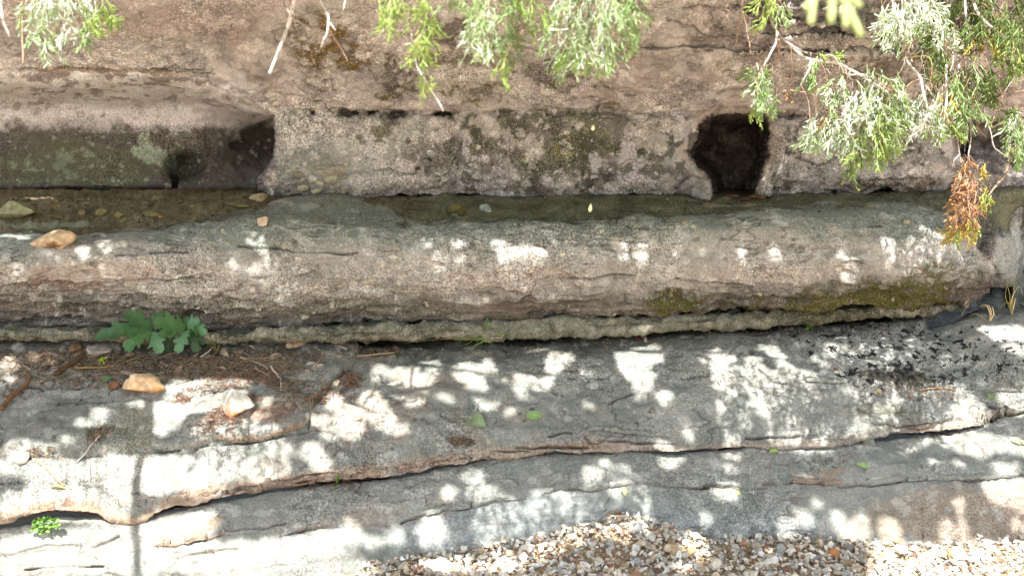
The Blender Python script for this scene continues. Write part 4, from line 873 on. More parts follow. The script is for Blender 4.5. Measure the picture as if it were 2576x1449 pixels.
# the larger stones of the gravel: countable, each its own object
CN = {0: 'pale cream', 1: 'light grey', 2: 'cool grey', 3: 'white', 4: 'tan', 5: 'sandy', 6: 'mid grey', 7: 'rusty orange', 8: 'brown', 9: 'salmon pink', 10: 'blue grey', 11: 'olive tan', 12: 'dark brown'}
def gravel_stone(u, v, du, dv, col, seed, label, group=None, tilt=0, lift=.0):
    return make_stone('gravel_stone', label, 'stone', u, v, du, dv, lin(*(np.array(col) * .75 + np.mean(col) * .22), 1.35), seed, .8, tilt, group, cuts=8, speck=.15)
FEAT = [(1602, 1308, 20, 34, (196, 172, 132), 'pointed tan stone standing on top of the gravel heap', 10), (1578, 1322, 44, 22, (204, 190, 164), 'long cream stone at the crest of the gravel heap', -8), (1522, 1334, 36, 22, (218, 210, 194), 'white rounded stone at the left shoulder of the gravel heap', -35),
        (1598, 1334, 34, 26, (184, 176, 164), 'grey angular stone just below the heap crest', 20), (1577, 1342, 36, 20, (168, 116, 72), 'rusty orange stone just under the heap crest', 28), (1320, 1388, 60, 34, (214, 204, 186), 'big white angular stone leaning on the slab foot at centre', -18),
        (1220, 1404, 28, 22, (206, 202, 186), 'pale rounded stone sitting against the slab at left of the gravel', 0), (1095, 1428, 92, 40, (212, 194, 170), 'largest cream boulder-like stone at the left end of the gravel', -14), (1150, 1424, 44, 26, (206, 192, 170), 'cream wedge touching the largest gravel stone', 10), (1175, 1412, 34, 24, (214, 202, 184), 'pale stone right of the cream wedge', -10),
        (1700, 1382, 62, 30, (182, 150, 108), 'long tan slab-like stone tipped in the middle of the gravel', 26), (1600, 1383, 30, 34, (196, 190, 176), 'upright light grey stone in the heap face', -30), (1532, 1432, 24, 20, (204, 128, 96), 'round salmon orange pebble low in the gravel heap', 0), (1938, 1418, 46, 46, (196, 190, 176), 'large pale rounded block at the bottom of the gravel', 0),
        (1800, 1428, 34, 50, (196, 180, 154), 'upright buff stone at the bottom edge of the gravel', 8), (1690, 1426, 22, 18, (150, 84, 70), 'small dull red pebble in the gravel', 0), (1525, 1372, 18, 14, (122, 130, 142), 'small blue grey pebble in the heap', 0), (1875, 1345 + 20, 40, 20, (204, 196, 180), 'pale flat stone against the slab foot at right of the heap', -5),
        (1960, 1403, 30, 30, (142, 144, 144), 'dark grey splinter stone beside the large pale block', 40), (2100, 1398, 34, 44, (176, 108, 58), 'rusty brown stone leaning in the gravel at right', -30), (2300, 1424, 46, 40, (176, 152, 108), 'square tan stone at the bottom of the sunlit gravel', 10), (2058, 1388, 48, 18, (162, 130, 88), 'low brown stone with a flat top in the gravel', 6),
        (2410, 1385, 34, 20, (206, 200, 190), 'pale flat stone at the shadowed slab foot on the far right', 20), (1460, 1424, 40, 22, (176, 158, 128), 'buff stone at the lower left of the heap', 14), (1850, 1380, 28, 24, (196, 192, 182), 'light grey chip below the slab foot', 12)]
for i, (u, v, du, dv, c, lb, tl) in enumerate(FEAT): gravel_stone(u, v, du, dv, c, 900 + i, lb, None, tl)
r = np.random.default_rng(77); n = 0; occ = [(f[0], f[1], f[2]) for f in FEAT]
while n < 130:
    u = r.uniform(960, 2570); vtop = np.interp(u, [900, 1040, 1200, 1400, 1520, 1600, 1700, 1800, 2000, 2300, 2576], [1452, 1443, 1412, 1392, 1345, 1318, 1345, 1372, 1362, 1386, 1372]); 
    if vtop > 1440: continue
    v = r.uniform(vtop + 6, 1452)
    du = r.uniform(20, 38); 
    if any(abs(u - a) < (du + c) * .45 and abs(v - b) < (du + c) * .32 for a, b, c in occ): 
        if r.random() > .04: continue
    occ.append((u, v, du)); k = r.choice(len(PAL), p=PW); n += 1
    gravel_stone(u, v, du, du * r.uniform(.45, .8), tuple(np.array(PAL[k][0]) * r.uniform(.92, 1.05)), 1500 + n, f'{CN[k]} angular stone among the larger stones of the creek gravel', f'larger {CN[k]} stones in the gravel', r.uniform(-25, 25))

# grit and chips strewn on the muddy shelf, along the ledge foot and in the mouth of the hollows
acc = Acc(); r = np.random.default_rng(91)
for k in range(900):
    z = r.random()
    if z < .62:
        u = r.uniform(-40, 660) if r.random() < .6 else r.uniform(1000, 2350); v = r.uniform(497, 560) if u < 700 else r.uniform(499, 545); pal = [(112, 102, 70), (96, 86, 60), (128, 118, 88), (84, 72, 48)]
    else:
        u = r.uniform(-40, 2350); v = float(V_C3(u)) + abs(r.normal(0, 16)) - 4; pal = [(120, 112, 92), (96, 84, 66), (146, 136, 116), (110, 90, 68)]
    p, n = hit(u, v)
    if n[2] < .3: continue
    s = .0035 * math.exp(abs(r.normal(0, .55))); V, F = LIB[r.integers(len(LIB))]
    V = (V * np.array([r.uniform(.8, 1.4), r.uniform(.7, 1), r.uniform(.4, .8)]) * s) @ rot_mat(r, .4).T + p + n * s * .25
    acc.add(V, F, lin(*(np.array(pal[r.integers(4)]) * r.uniform(.8, 1.15)), 1.3).clip(.02, .8))
o = acc.build('rubble', M_STONE, smooth=False); props(o, 'fine rock chips strewn on the muddy shelf and along the foot of the ledge', kind='stuff')
# ------------------------------------------------------------------ sunlit patches: gaps cut in the unseen crown to let the sun through
# (ox, oy, scale) of the enlarged views in which they were traced; polygons or (u, v, ru, rv, how open)
K = .3674
TILES = [
 (0, 916, [([(0,640),(60,570),(170,520),(250,560),(470,640),(560,680),(640,650),(780,600),(830,640),(980,620),(960,700),(905,850),(890,1075),(780,1075),(620,1050),(430,1000),(100,1010),(0,1050),(0,880),(150,880),(210,800),(100,740),(0,740)], 1),
   ([(0,1200),(400,1130),(890,1095),(890,1449),(0,1449)], .95), ([(950,1080),(1300,1010),(1440,1000),(1490,1080),(1430,1180),(1560,1240),(1600,1449),(950,1449)], .93), ([(1560,1180),(1750,1220),(1960,1180),(2337,1120),(2337,1449),(1560,1449)], .72),
   ([(1010,270),(1100,240),(1160,230),(1300,210),(1500,190),(1680,180),(1660,260),(1520,320),(1330,330),(1250,380),(1200,450),(1080,500),(1050,420),(1040,330)], 1), ([(1120,180),(1180,110),(1400,90),(1640,70),(1740,80),(1700,150),(1480,180),(1250,200),(1130,220)], .8),
   (1700,640,110,60,1), (1900,590,120,45,1), (2130,600,100,60,1), (2200,680,70,60,1), (1800,770,120,40,.9), ([(970,640),(1300,630),(1640,640),(1650,720),(1500,870),(1250,900),(960,900),(950,760)], .75), (560,400,60,34,1), (690,350,45,70,1), (460,510,50,35,1), (960,270,100,28,1), (1830,260,70,40,.4),
   (2250,480,75,42,.9), (2280,250,60,60,.8), (2200,390,110,40,.6), (120,540,80,25,1), (300,560,60,30,.6), (1750,340,120,35,.4), (1600,500,120,20,.6)]),
 (858.7, 916, [([(190,0),(330,10),(480,30),(560,110),(590,210),(540,260),(470,250),(440,190),(420,130),(330,100),(240,60)], 1), (630,20,60,40,1), ([(780,30),(900,60),(980,100),(1000,200),(1080,260),(1050,330),(960,300),(880,220),(840,120)], 1), (1000,20,70,40,.9), (1120,110,30,25,.7),
   ([(1180,90),(1200,60),(1290,80),(1380,110),(1440,70),(1390,0),(1490,0),(1460,70),(1440,170),(1380,190),(1280,150),(1260,190),(1310,260),(1290,280),(1220,230),(1170,170)], 1), ([(1620,10),(1680,30),(1740,75),(1720,90),(1650,50)], 1),
   ([(1870,0),(2100,0),(2170,60),(2130,130),(2100,180),(2000,190),(1980,110),(1900,30)], 1), (2220,210,75,32,1), (2060,215,80,20,.9), (2230,275,100,16,.9), ([(1650,230),(1700,260),(1750,300),(1700,325),(1650,290)], .9), (1620,320,40,16,.8), ([(150,220),(260,200),(330,300),(380,380),(490,470),(380,490),(250,440),(180,350)], .85), (60,400,100,140,.55), (700,240,55,42,.7), (1150,320,30,40,.5),
   (740,880,70,42,1), (1000,880,95,42,1), (950,840,40,25,1), (620,170,50,30,.3), ([(1650,700),(1780,660),(1820,640),(1830,700),(1900,700),(1830,750),(1800,830),(1700,830),(1660,780)], 1), ([(1600,880),(1800,870),(1820,950),(1850,1030),(1890,1080),(1850,1110),(1780,1020),(1720,1060),(1680,1000),(1690,930)], 1), (1930,900,75,85,.85), (1880,1080,40,40,.6),
   (2250,660,95,50,1), (2210,540,50,60,.9), (1080,1000,85,60,.8), (1380,1030,50,32,.8), (1210,1090,42,40,.7), (620,1150,100,120,.5), (370,1170,55,60,.7), (60,1150,75,90,.95), (60,1370,120,75,.85), (230,1220,70,60,.4), (1250, 980, 50, 20, .4), (900,1400,500,60,.5), (100,1440,200,60,.8)]),
 (1717.4, 916, [([(200,0),(330,10),(330,100),(340,190),(260,210),(230,150),(210,60)], 1), (440,200,36,22,1), (180,235,46,17,1), (260,290,36,24,1), (175,320,26,17,1), (330,340,46,24,1), ([(300,220),(450,235),(560,280),(610,350),(560,360),(480,310),(380,330),(370,280),(310,250)], 1), ([(640,0),(740,30),(800,90),(830,160),(780,160),(700,80)], .95), (970,150,30,36,1), (1090,160,40,26,.8),
   ([(1300,80),(1360,110),(1440,160),(1340,180)], 1), (1280,200,60,22,.9), ([(1490,200),(1600,210),(1640,250),(1700,260),(1740,310),(1680,340),(1620,290),(1560,230)], 1), ([(1740,130),(1850,120),(1960,180),(2030,260),(2080,330),(2090,400),(2030,430),(1960,430),(1870,450),(1740,440),(1720,390),(1800,340),(1890,320),(1860,270),(1780,210)], 1), ([(2120,200),(2337,180),(2500,200),(2500,340),(2337,340),(2280,330),(2200,260)], 1),
   (45,490,36,62,.9), (10,690,22,18,.8), (330,640,62,42,.95), ([(1490,540),(1560,530),(1590,570),(1540,590)], 1), (1520,605,40,17,.8), (1440,650,80,22,.6), ([(1650,640),(1730,640),(1800,680),(1740,695),(1680,675)], 1), (1900,690,62,26,.7), ([(1730,500),(1860,500),(2050,460),(2337,520),(2500,560),(2500,640),(2337,630),(2200,600),(2050,640),(1900,620),(1800,560)], 1),
   ([(2050,800),(2337,780),(2500,800),(2500,1020),(2337,1020),(2220,960),(2110,950),(2080,880)], 1), (2200,720,110,45,.7), (300,870,95,62,.7), (150,1060,42,62,.95), (925,950,32,32,1), ([(600,1010),(640,1010),(670,1070),(750,1070),(760,1000),(810,990),(910,1060),(880,1100),(780,1100),(700,1180),(650,1090)], 1), (720,1180,52,27,1),
   ([(1000,1010),(1080,1010),(1130,1080),(1180,1080),(1190,1010),(1260,1020),(1260,1100),(1280,1200),(1250,1225),(1100,1210),(1100,1160),(1040,1110)], 1), ([(1350,1060),(1460,1060),(1490,1140),(1480,1225),(1380,1235),(1340,1150)], 1), (1810,1140,46,82,.95), (1920,1120,30,110,.95), (1900,960,32,62,.7), (2300,1100,52,42,.8), (1090, 410, 18, 20, .8), (850, 390, 100, 16, .4), (860,770,60,20,.4),
   ([(1230,1235),(1900,1245),(2000,1200),(2500,1260),(2500,1600),(1250,1600),(1300,1330)], .92), (80,1270,80,90,.85), (0, 1420, 60, 40, .6), (600,1300,60,30,.4), (150, 1350, 60, 60, .5)]),
 (858.7, 429.4, [([(870,400),(930,430),(1040,480),(1180,520),(1240,545),(1330,530),(1420,540),(1400,590),(1380,690),(1330,720),(1270,700),(1150,710),(1080,660),(1060,600),(1070,550),(1000,520),(930,480)], 1), (580,500,60,38,.8), (800,510,110,28,.8), (850,650,42,50,.7), (720,600,100,60,.35), (1480,510,52,18,.7), (1550,670,26,36,.8),
   (1920,570,72,40,.75), ([(2010,490),(2080,540),(2100,640),(2080,690),(2040,650),(2000,560)], 1), (2250,600,70,40,.55), ([(1060,1185),(1200,1190),(1380,1200),(1400,1230),(1600,1235),(1590,1300),(1540,1340),(1490,1400),(1400,1390),(1390,1330),(1420,1250),(1200,1222),(1100,1206)], 1), (1500,1205,28,10,1), ([(1610,1350),(1650,1360),(1740,1410),(1720,1425),(1640,1400)], .9),
   ([(1860,1230),(2080,1190),(2170,1180),(2210,1290),(2130,1330),(2070,1440),(1980,1440),(1940,1360),(1870,1290)], 1), (340,1215,105,24,1), ([(200,1300),(320,1340),(470,1340),(540,1400),(540,1449),(420,1449),(260,1370)], 1), ([(500,1300),(650,1290),(680,1340),(640,1380),(560,1330)], 1), (860,1380,90,80,.9), (1010,1310,42,32,.7), (760,1280,60,26,.4)]),
 (1717.4, 429.4, [(625,565,38,47,1), (145,530,20,42,.65), (365,500,24,20,.75), (410,590,50,60,.6), (400,660,40,17,.9), (1085,485,30,17,.95), (1080,580,30,42,.95), (1055,630,22,22,.85), (2190,600,20,42,.8), ([(930,1140),(1110,1130),(1110,1160),(1010,1175)], .9), ([(180,1220),(260,1230),(340,1250),(370,1290),(320,1330),(330,1449),(220,1449),(190,1320)], 1),
   ([(510,1190),(590,1180),(700,1260),(760,1350),(820,1430),(760,1430),(660,1340),(580,1260)], 1), (910,1280,32,27,1), (1060,1320,37,27,1), (820,1190,50,22,.8), (1320,1380,26,52,.7), (130,1300,32,22,.6), ([(1990,1080),(2110,1050),(2337,1060),(2500,1060),(2500,1290),(2337,1290),(2230,1230),(2100,1140)], 1), (1750,1280,62,52,.6), (1480, 1330, 50, 25, .35), (480,1300,60,40,.6)]),
 (0, 429.4, [([(0,425),(300,420),(260,450),(180,480),(0,465)], 1), (140,540,62,17,.95), ([(150,600),(210,580),(400,560),(420,570),(340,610),(340,660),(200,600),(170,640),(180,770),(120,770),(150,680)], 1), (560,560,62,42,1), (700,510,72,52,.7), (110,740,26,32,.85), (20,700,22,22,.9), (830,500,42,17,.8), (1740,450,60,60,.8), (1800,540,32,36,1), (1850,640,50,50,.8), (1750,710,50,60,1), (1725,840,22,32,1), (1740,900,36,26,.85), (1900,880,42,50,.55), (1580,640,50,40,.45), (720,690,50,60,.45), (430, 660, 40,40,.5),
   (250,1280,105,24,1), (330,1320,120,22,.95), (60,1330,80,60,.7), (1000,1330,120,34,.9), (1100,1300,70,22,.85), (1700,1240,120,24,.95), (1290,1390,62,22,.9), (2000,1205,70,22,.8), (1550,1230,60,20,.7), (2150,1330,60,22,.6), (60,1430,80,30,.7), (1800,1400,120,40,.5), (400,500,40,20,.9), (970,490,20,20,.8)]),
]
# sunlit hanging foliage and the bright ledges high on the right (picture positions on the wall, and sprays filled in below)
s = SUN; ea = np.cross(s, [0, 0, 1.0]); ea /= np.linalg.norm(ea); eb = np.cross(ea, s)          # plane across the sunlight
CELL = .008; A0, B0, NA, NB = -3.4, 0.6, 860, 720
OPEN = np.zeros((NA, NB), np.float32)
HITG = {}
def ab(P): P = np.asarray(P, float); return P @ ea, P @ eb
def mark(P, val, rad=1):
    a, b = ab(P); i = int((a - A0) / CELL); j = int((b - B0) / CELL)
    if 0 <= i < NA and 0 <= j < NB:
        w = OPEN[max(0, i - rad):i + rad + 1, max(0, j - rad):j + rad + 1]; np.maximum(w, val, out=w)
jn = np.random.default_rng(3)
def open_blob(sp, ox, oy, k=K):
    if isinstance(sp[0], list):
        pts = [(ox + x * k, oy + y * k) for x, y in sp[0]]; val = sp[1]
        x0, x1 = min(p[0] for p in pts), max(p[0] for p in pts); y0, y1 = min(p[1] for p in pts), max(p[1] for p in pts)
    else:
        cu, cv, ru, rv = ox + sp[0] * k, oy + sp[1] * k, sp[2] * k, sp[3] * k; val = sp[4]; x0, x1, y0, y1 = cu - ru * 1.2, cu + ru * 1.2, cv - rv * 1.2, cv + rv * 1.2
    uu, vv = np.meshgrid(np.arange(x0, x1 + 1, 4.2), np.arange(y0, y1 + 1, 3.2)); uu = uu.ravel(); vv = vv.ravel()
    w = 3.2 * perlin(np.stack([uu / 16, vv / 16, 0 * uu], -1)) + 2 * perlin(np.stack([uu / 7, vv / 7, 0 * uu + 5], -1))
    if isinstance(sp[0], list): d = poly_sd(uu, vv, pts) + w
    else: d = blob(uu, vv, cu, cv, ru, rv) * min(ru, rv) + w
    nz = perlin(np.stack([uu / 26, vv / 26, 0 * uu + 9], -1))
    for u, v, dd, q in zip(uu, vv, d, nz):
        if dd > -1:
            lg = v < 815
            if val < .85 and q * 1.1 + val * 1.15 < (.62 if lg else .5): continue
            e = float(sstep(-2, 9, dd))
            if lg: e = float(sstep(-1, 10, dd)) * (1.0 if val >= .95 else .9) * float(sstep(-.8, 0, q + .25))
            p, _ = hit(u, v); mark(p, e)
# the surfaces in frame that may be shaded
def sun_free(p): return cast(np.asarray(p) + s * .01 + 0, s, 3.0) is None
for ox, oy, L in TILES:
    for spec in L: open_blob(spec, ox, oy)
for spec in [(2010,12,40,30,.7), (2090,60,40,10,.9), (1970,88,60,16,1), (1990,96,50,10,.9), (2110,30,60,18,.8), (1822,20,8,14,.8), (1784,58,10,10,.6)]: open_blob(spec, 0, 0, 1.0)

# ------------------------------------------------------------------ hanging juniper branches
def up_spray(acc, r, base, dirn, length, cols, wid, nb=9, flat=.5):
    """one feathery juniper spray: a rachis with forked cord-like branchlets"""
    d = dirn / np.linalg.norm(dirn); side = np.cross(d, r.normal(size=3)); side /= np.linalg.norm(side); up = np.cross(side, d)
    n = 4; P = [base]
    for i in range(n): P.append(P[-1] + d * length / n + np.array([0, 0, -.06]) * length * i / n + r.normal(0, .03, 3) * length)
    P = np.array(P); c = np.asarray(cols[r.integers(len(cols))]) * r.uniform(.8, 1.2)
    tube(acc, P, wid * .75, wid * .5, 3, c * .95)
    for k in range(nb):
        t = r.uniform(.12, 1.0); q = P[0] + (P[-1] - P[0]) * t; i = min(n - 1, int(t * n)); q = P[i] + (P[i + 1] - P[i]) * (t * n - i)
        sg = 1 if k % 2 else -1; ang = r.uniform(.35, .85); L = length * r.uniform(.24, .46) * (1.15 - .5 * t)
        b = d * math.cos(ang) + (side * sg + up * r.normal(0, flat)) * math.sin(ang); b /= np.linalg.norm(b)
        cc = np.asarray(cols[r.integers(len(cols))]) * r.uniform(.75, 1.25); m = q + b * L * .55; e = q + b * L + d * L * .12
        tube(acc, [q, m, e], wid * .6, wid * .42, 3, cc)
        for f in range(r.integers(1, 3)):
            b2 = b + r.normal(0, .45, 3) * .8 + d * .4; b2 /= np.linalg.norm(b2); tube(acc, [m, m + b2 * L * .5], wid * .5, wid * .4, 3, cc * r.uniform(.9, 1.15))
GREEN = [lin(166, 186, 130, 1.4), lin(150, 176, 108, 1.4), lin(180, 194, 152, 1.4), lin(136, 164, 94, 1.3)]
LIME = [lin(164, 184, 96, 1.3), lin(150, 176, 90, 1.3), lin(176, 190, 112, 1.3)]
SUNPALE = [lin(204, 212, 192, 1.4), lin(214, 218, 206, 1.4), lin(188, 202, 166, 1.35)]  # foliage colour paled to stand for sun blowing it out
DARKG = [lin(124, 142, 80, 1.25), lin(138, 154, 92, 1.25), lin(112, 130, 70, 1.25)]
DEAD = [lin(204, 160, 116, 1.35), lin(182, 142, 108, 1.3), lin(216, 174, 124, 1.4), lin(160, 128, 102, 1.2)]
YEL = [lin(210, 190, 96, 1.25), lin(192, 180, 96, 1.25), lin(218, 190, 106, 1.25)]
GREYT = lin(156, 142, 130, 1.2); BRT = lin(156, 128, 106, 1.15); WHT = lin(196, 186, 178, 1.2)
SPRAY_PTS = []
def branch(label, depth, stems, clumps, strands=(), cat='branch', lit=0.0, wid=.0033, seed=0, dj=.12, name='juniper_branch', group='juniper branches hanging from above', dead=False):
    """stems: (points, width px, colour); clumps: (u, v, ru, rv, n sprays, spray length px, palette, (du, dv) direction, droop)"""
    r = np.random.default_rng(9000 + seed); px = depth / FPX
    root = unproj(*stems[0][0][0], depth)
    e = empty(name, [float(x) for x in root], label, cat, group)
    allp = []
    for i, (pts, w, c) in enumerate(stems):
        a = Acc(); p3 = np.array([unproj(q[0], q[1], depth + dj * .5 * math.sin(1.7 * i + .02 * q[1])) for q in pts]); p = spline(p3, 5 * len(pts)); p = p + np.cumsum(r.normal(0, .0009, p.shape), 0) * (depth / 3)
        tube(a, p, w * px * .5, w * px * .3, 6, c); allp.append(p)
        for k in range(len(p) // 4):           # stubs and side twiglets
            j = r.integers(1, len(p)); d = r.normal(size=3); d[2] -= .6; d /= np.linalg.norm(d); tube(a, [p[j], p[j] + d * px * r.uniform(6, 22)], w * px * .18, w * px * .1, 3, np.asarray(c) * r.uniform(.7, 1.05))
        a.build('stem', M_WOOD, e)
    allp = np.concatenate(allp)
    if lit:
        for q in allp[::2]:
            if r.random() < lit: mark(q, .95, 3)
    tw = Acc()
    for (cu, cv, ru, rv, n, L, pal, dr, drp) in clumps:
        a = Acc()
        for k in range(int(n * (.75 if pal is DEAD or pal is YEL else 1.1))):
            rr, th = math.sqrt(r.random()), r.uniform(0, 2 * np.pi); u, v = cu + ru * rr * math.cos(th), cv + rv * rr * math.sin(th)
            y = depth + r.normal(0, dj * .6); q = unproj(u, v, y)
            d = np.array([dr[0] + r.normal(0, .45) + .4 * math.cos(th), r.normal(0, .45), -dr[1] + r.normal(0, .4)]); d /= np.linalg.norm(d); LL = L * px * r.uniform(.65, 1.25) * (.85 if pal is DEAD else 1); b = q - d * LL * .5
            up_spray(a, r, b, d, LL, pal, wid * depth / 3, 9)
            if k % 2 == 0:
                j = np.argmin(((allp - b) ** 2).sum(1)); m = (allp[j] + b) / 2 + np.array([0, 0, .02 * depth / 3]) + r.normal(0, .01, 3)
                if np.linalg.norm(allp[j] - b) < .5: tube(tw, spline([allp[j], m, b], 6), .0014 * depth / 3, .0009 * depth / 3, 3, BRT if r.random() < .6 else GREYT)
            if r.random() < lit: mark(q, .98, 3); mark(q + d * LL * .4, .98, 2)
        a.build('dead_foliage' if pal is DEAD else 'foliage', M_NEEDLE, e)
    for (u0, u1, v0, v1, ns) in strands:          # fine dead strands hanging loose
        for k in range(ns):
            u, v = r.uniform(u0, u1), r.uniform(v0, v1); L = r.uniform(40, 130); y = depth + r.normal(0, dj * .7); b = [(u, v)]
            for q in range(4): b.append((b[-1][0] + r.normal(0, L * .09), b[-1][1] + L / 4))
            j = np.argmin(((allp - unproj(u, v, y)) ** 2).sum(1)); w = r.uniform(.0009, .0018) * depth / 3
            tube(tw, spline(np.vstack([allp[j], [unproj(x[0], x[1], y) for x in b]]), 14), w, w * .6, 3, [BRT, GREYT, DEAD[0], WHT][r.integers(4)])
    t = tw.build('twig', M_WOOD, e)
    if t is not None: t['kind'] = 'stuff'
    return e
G_LITE = GREEN + SUNPALE
branch('juniper spray coloured sunlit pale green hanging in the top left corner', 2.7, [([(150, -160), (150, -40), (160, 30), (130, 110)], 7, GREYT), ([(60, -60), (58, 60), (66, 160)], 7, BRT), ([(0, -30), (12, 60), (24, 90)], 9, WHT)],
       [(150, 30, 105, 60, 34, 62, SUNPALE, (0, 1), 0), (90, 60, 50, 50, 12, 58, G_LITE, (-.2, 1), 0), (240, 40, 50, 40, 12, 55, LIME, (.2, 1), 0), (120, 125, 16, 24, 5, 48, G_LITE, (0, 1), 0), (212, 95, 14, 36, 6, 45, GREEN, (0, 1), 0), (285, 60, 12, 16, 3, 40, LIME, (.2, 1), 0)], lit=.7, seed=1)
branch('forked bare white twigs dangling at top left of centre', 3.1, [([(750, -120), (738, 0), (722, 70), (700, 130), (678, 180)], 13, WHT), ([(700, -40), (715, 20), (745, 55), (778, 76)], 8, GREYT), ([(800, -120), (806, 0), (826, 50), (824, 80), (810, 124)], 10, WHT), ([(825, 72), (845, 110), (876, 162)], 7, BRT), ([(830, 60), (846, 76)], 8, WHT), ([(880, -60), (868, 10), (862, 38)], 6, WHT)],
       [], cat='twig', lit=.9, seed=2, name='bare_twig', group=None)
branch('long drooping yellow green juniper shoot left of centre at the top', 2.5, [([(1000, -160), (1010, -20), (1035, 80), (1050, 160), (1120, 278)], 6, WHT), ([(985, -20), (970, 70), (930, 120)], 6, GREYT), ([(1035, 110), (1010, 120), (1000, 128)], 5, GREYT)],
       [(990, 10, 34, 60, 16, 70, LIME, (0, 1), 0), (1060, 60, 34, 60, 18, 70, LIME, (0, 1), 0), (1060, 140, 28, 40, 10, 55, LIME, (.1, 1), 0), (1070, 215, 16, 26, 5, 50, LIME, (.1, 1), 0), (1140, 10, 50, 26, 7, 50, GREEN, (0, 1), 0)], lit=.3, seed=3, wid=.0030)
branch('soft olive juniper tuft hanging at top centre', 2.5, [([(1260, -160), (1265, -20), (1250, 80), (1225, 160)], 6, GREYT), ([(1320, -80), (1330, 20), (1300, 100)], 5, BRT)],
       [(1260, 0, 80, 50, 24, 70, GREEN, (0, 1), 0), (1215, 90, 42, 60, 22, 65, G_LITE, (-.15, 1), 0), (1275, 100, 36, 70, 18, 60, DARKG, (.1, 1), 0), (1265, 180, 20, 30, 6, 48, LIME, (0, 1), 0), (1340, 30, 40, 60, 12, 60, LIME, (0, 1), 0), (1190, 130, 18, 36, 6, 50, SUNPALE, (0, 1), 0)], lit=.4, seed=4, wid=.0030)
branch('full grey green juniper tuft right of the centre top, ending in a lime tip', 2.6, [([(1450, -160), (1455, -20), (1470, 80), (1475, 150)], 8, GREYT), ([(1560, -120), (1545, 0), (1530, 90)], 6, GREYT), ([(1400, -40), (1410, 60), (1395, 120)], 5, BRT)],
       [(1500, 10, 110, 60, 40, 76, G_LITE, (0, 1), 0), (1420, 100, 50, 70, 26, 66, G_LITE, (-.15, 1), 0), (1500, 110, 60, 60, 26, 66, SUNPALE + GREEN, (.1, 1), 0), (1560, 80, 50, 50, 18, 60, GREEN, (.25, 1), 0), (1430, 165, 30, 26, 8, 46, LIME, (0, 1), 0), (1515, 165, 34, 20, 9, 46, LIME, (.3, 1), 0), (1590, 20, 40, 40, 12, 60, GREEN, (.4, 1), 0)], lit=.45, seed=5, wid=.0030)
branch('thin juniper sprig with two green tassels left of the big right cluster', 3.2, [([(1925, -120), (1935, 20), (1955, 80), (1985, 115), (2030, 140)], 9, GREYT), ([(1955, 84), (1945, 130), (1912, 178)], 7, WHT), ([(1960, 100), (1955, 150), (1930, 200)], 5, BRT), ([(1860, -60), (1872, 30), (1862, 80), (1858, 128)], 3.5, BRT), ([(1868, 30), (1884, 90), (1892, 132)], 3.5, BRT), ([(1990, 112), (1996, 170), (1984, 220)], 3.5, BRT)],
       [(1925, 15, 22, 34, 10, 60, LIME, (-.2, 1), 0), (1965, 40, 22, 18, 5, 44, GREEN, (.3, 1), 0), (1915, 225, 32, 30, 16, 60, G_LITE, (0, 1), 0), (1930, 260, 26, 22, 10, 50, GREEN, (.1, 1), 0), (1900, 185, 40, 14, 8, 50, DARKG, (-.6, .6), 0), (1903, 290, 10, 20, 4, 36, LIME, (0, 1), 0)], lit=.35, seed=6)
branch('blurred pale juniper tips close to the lens at the top right', 1.25, [([(2090, -220), (2085, -60), (2075, -10)], 14, WHT)],
       [], lit=0, seed=7)
near = bpy.data.objects['juniper_branch.005'] if 'juniper_branch.005' in bpy.data.objects else None
def thick_tips(e, depth, tips, col):
    a = Acc(); px = depth / FPX; r = np.random.default_rng(5)
    for pts, w in tips:
        p = spline(np.array([unproj(u, v, depth) for u, v in pts]), 8); tube(a, p, w * px * .5, w * px * .42, 6, np.asarray(col) * r.uniform(.85, 1.15))
        for q in p: mark(q, .95, 4)
    return a.build('foliage', M_NEEDLE, e)
branch_near = [o for o in bpy.data.objects if o.get('label', '').startswith('blurred pale')][0]
thick_tips(branch_near, 1.25, [([(2060, -60), (2045, 0), (2028, 22)], 22), ([(2048, -10), (2042, 40), (2040, 58)], 20), ([(2085, -60), (2093, 0), (2090, 56)], 22), ([(2095, -40), (2120, 0), (2142, 40), (2166, 90)], 22), ([(2110, -20), (2150, 5), (2165, 16)], 18), ([(2125, 20), (2128, 66)], 20)], lin(190, 206, 140, 1.2))
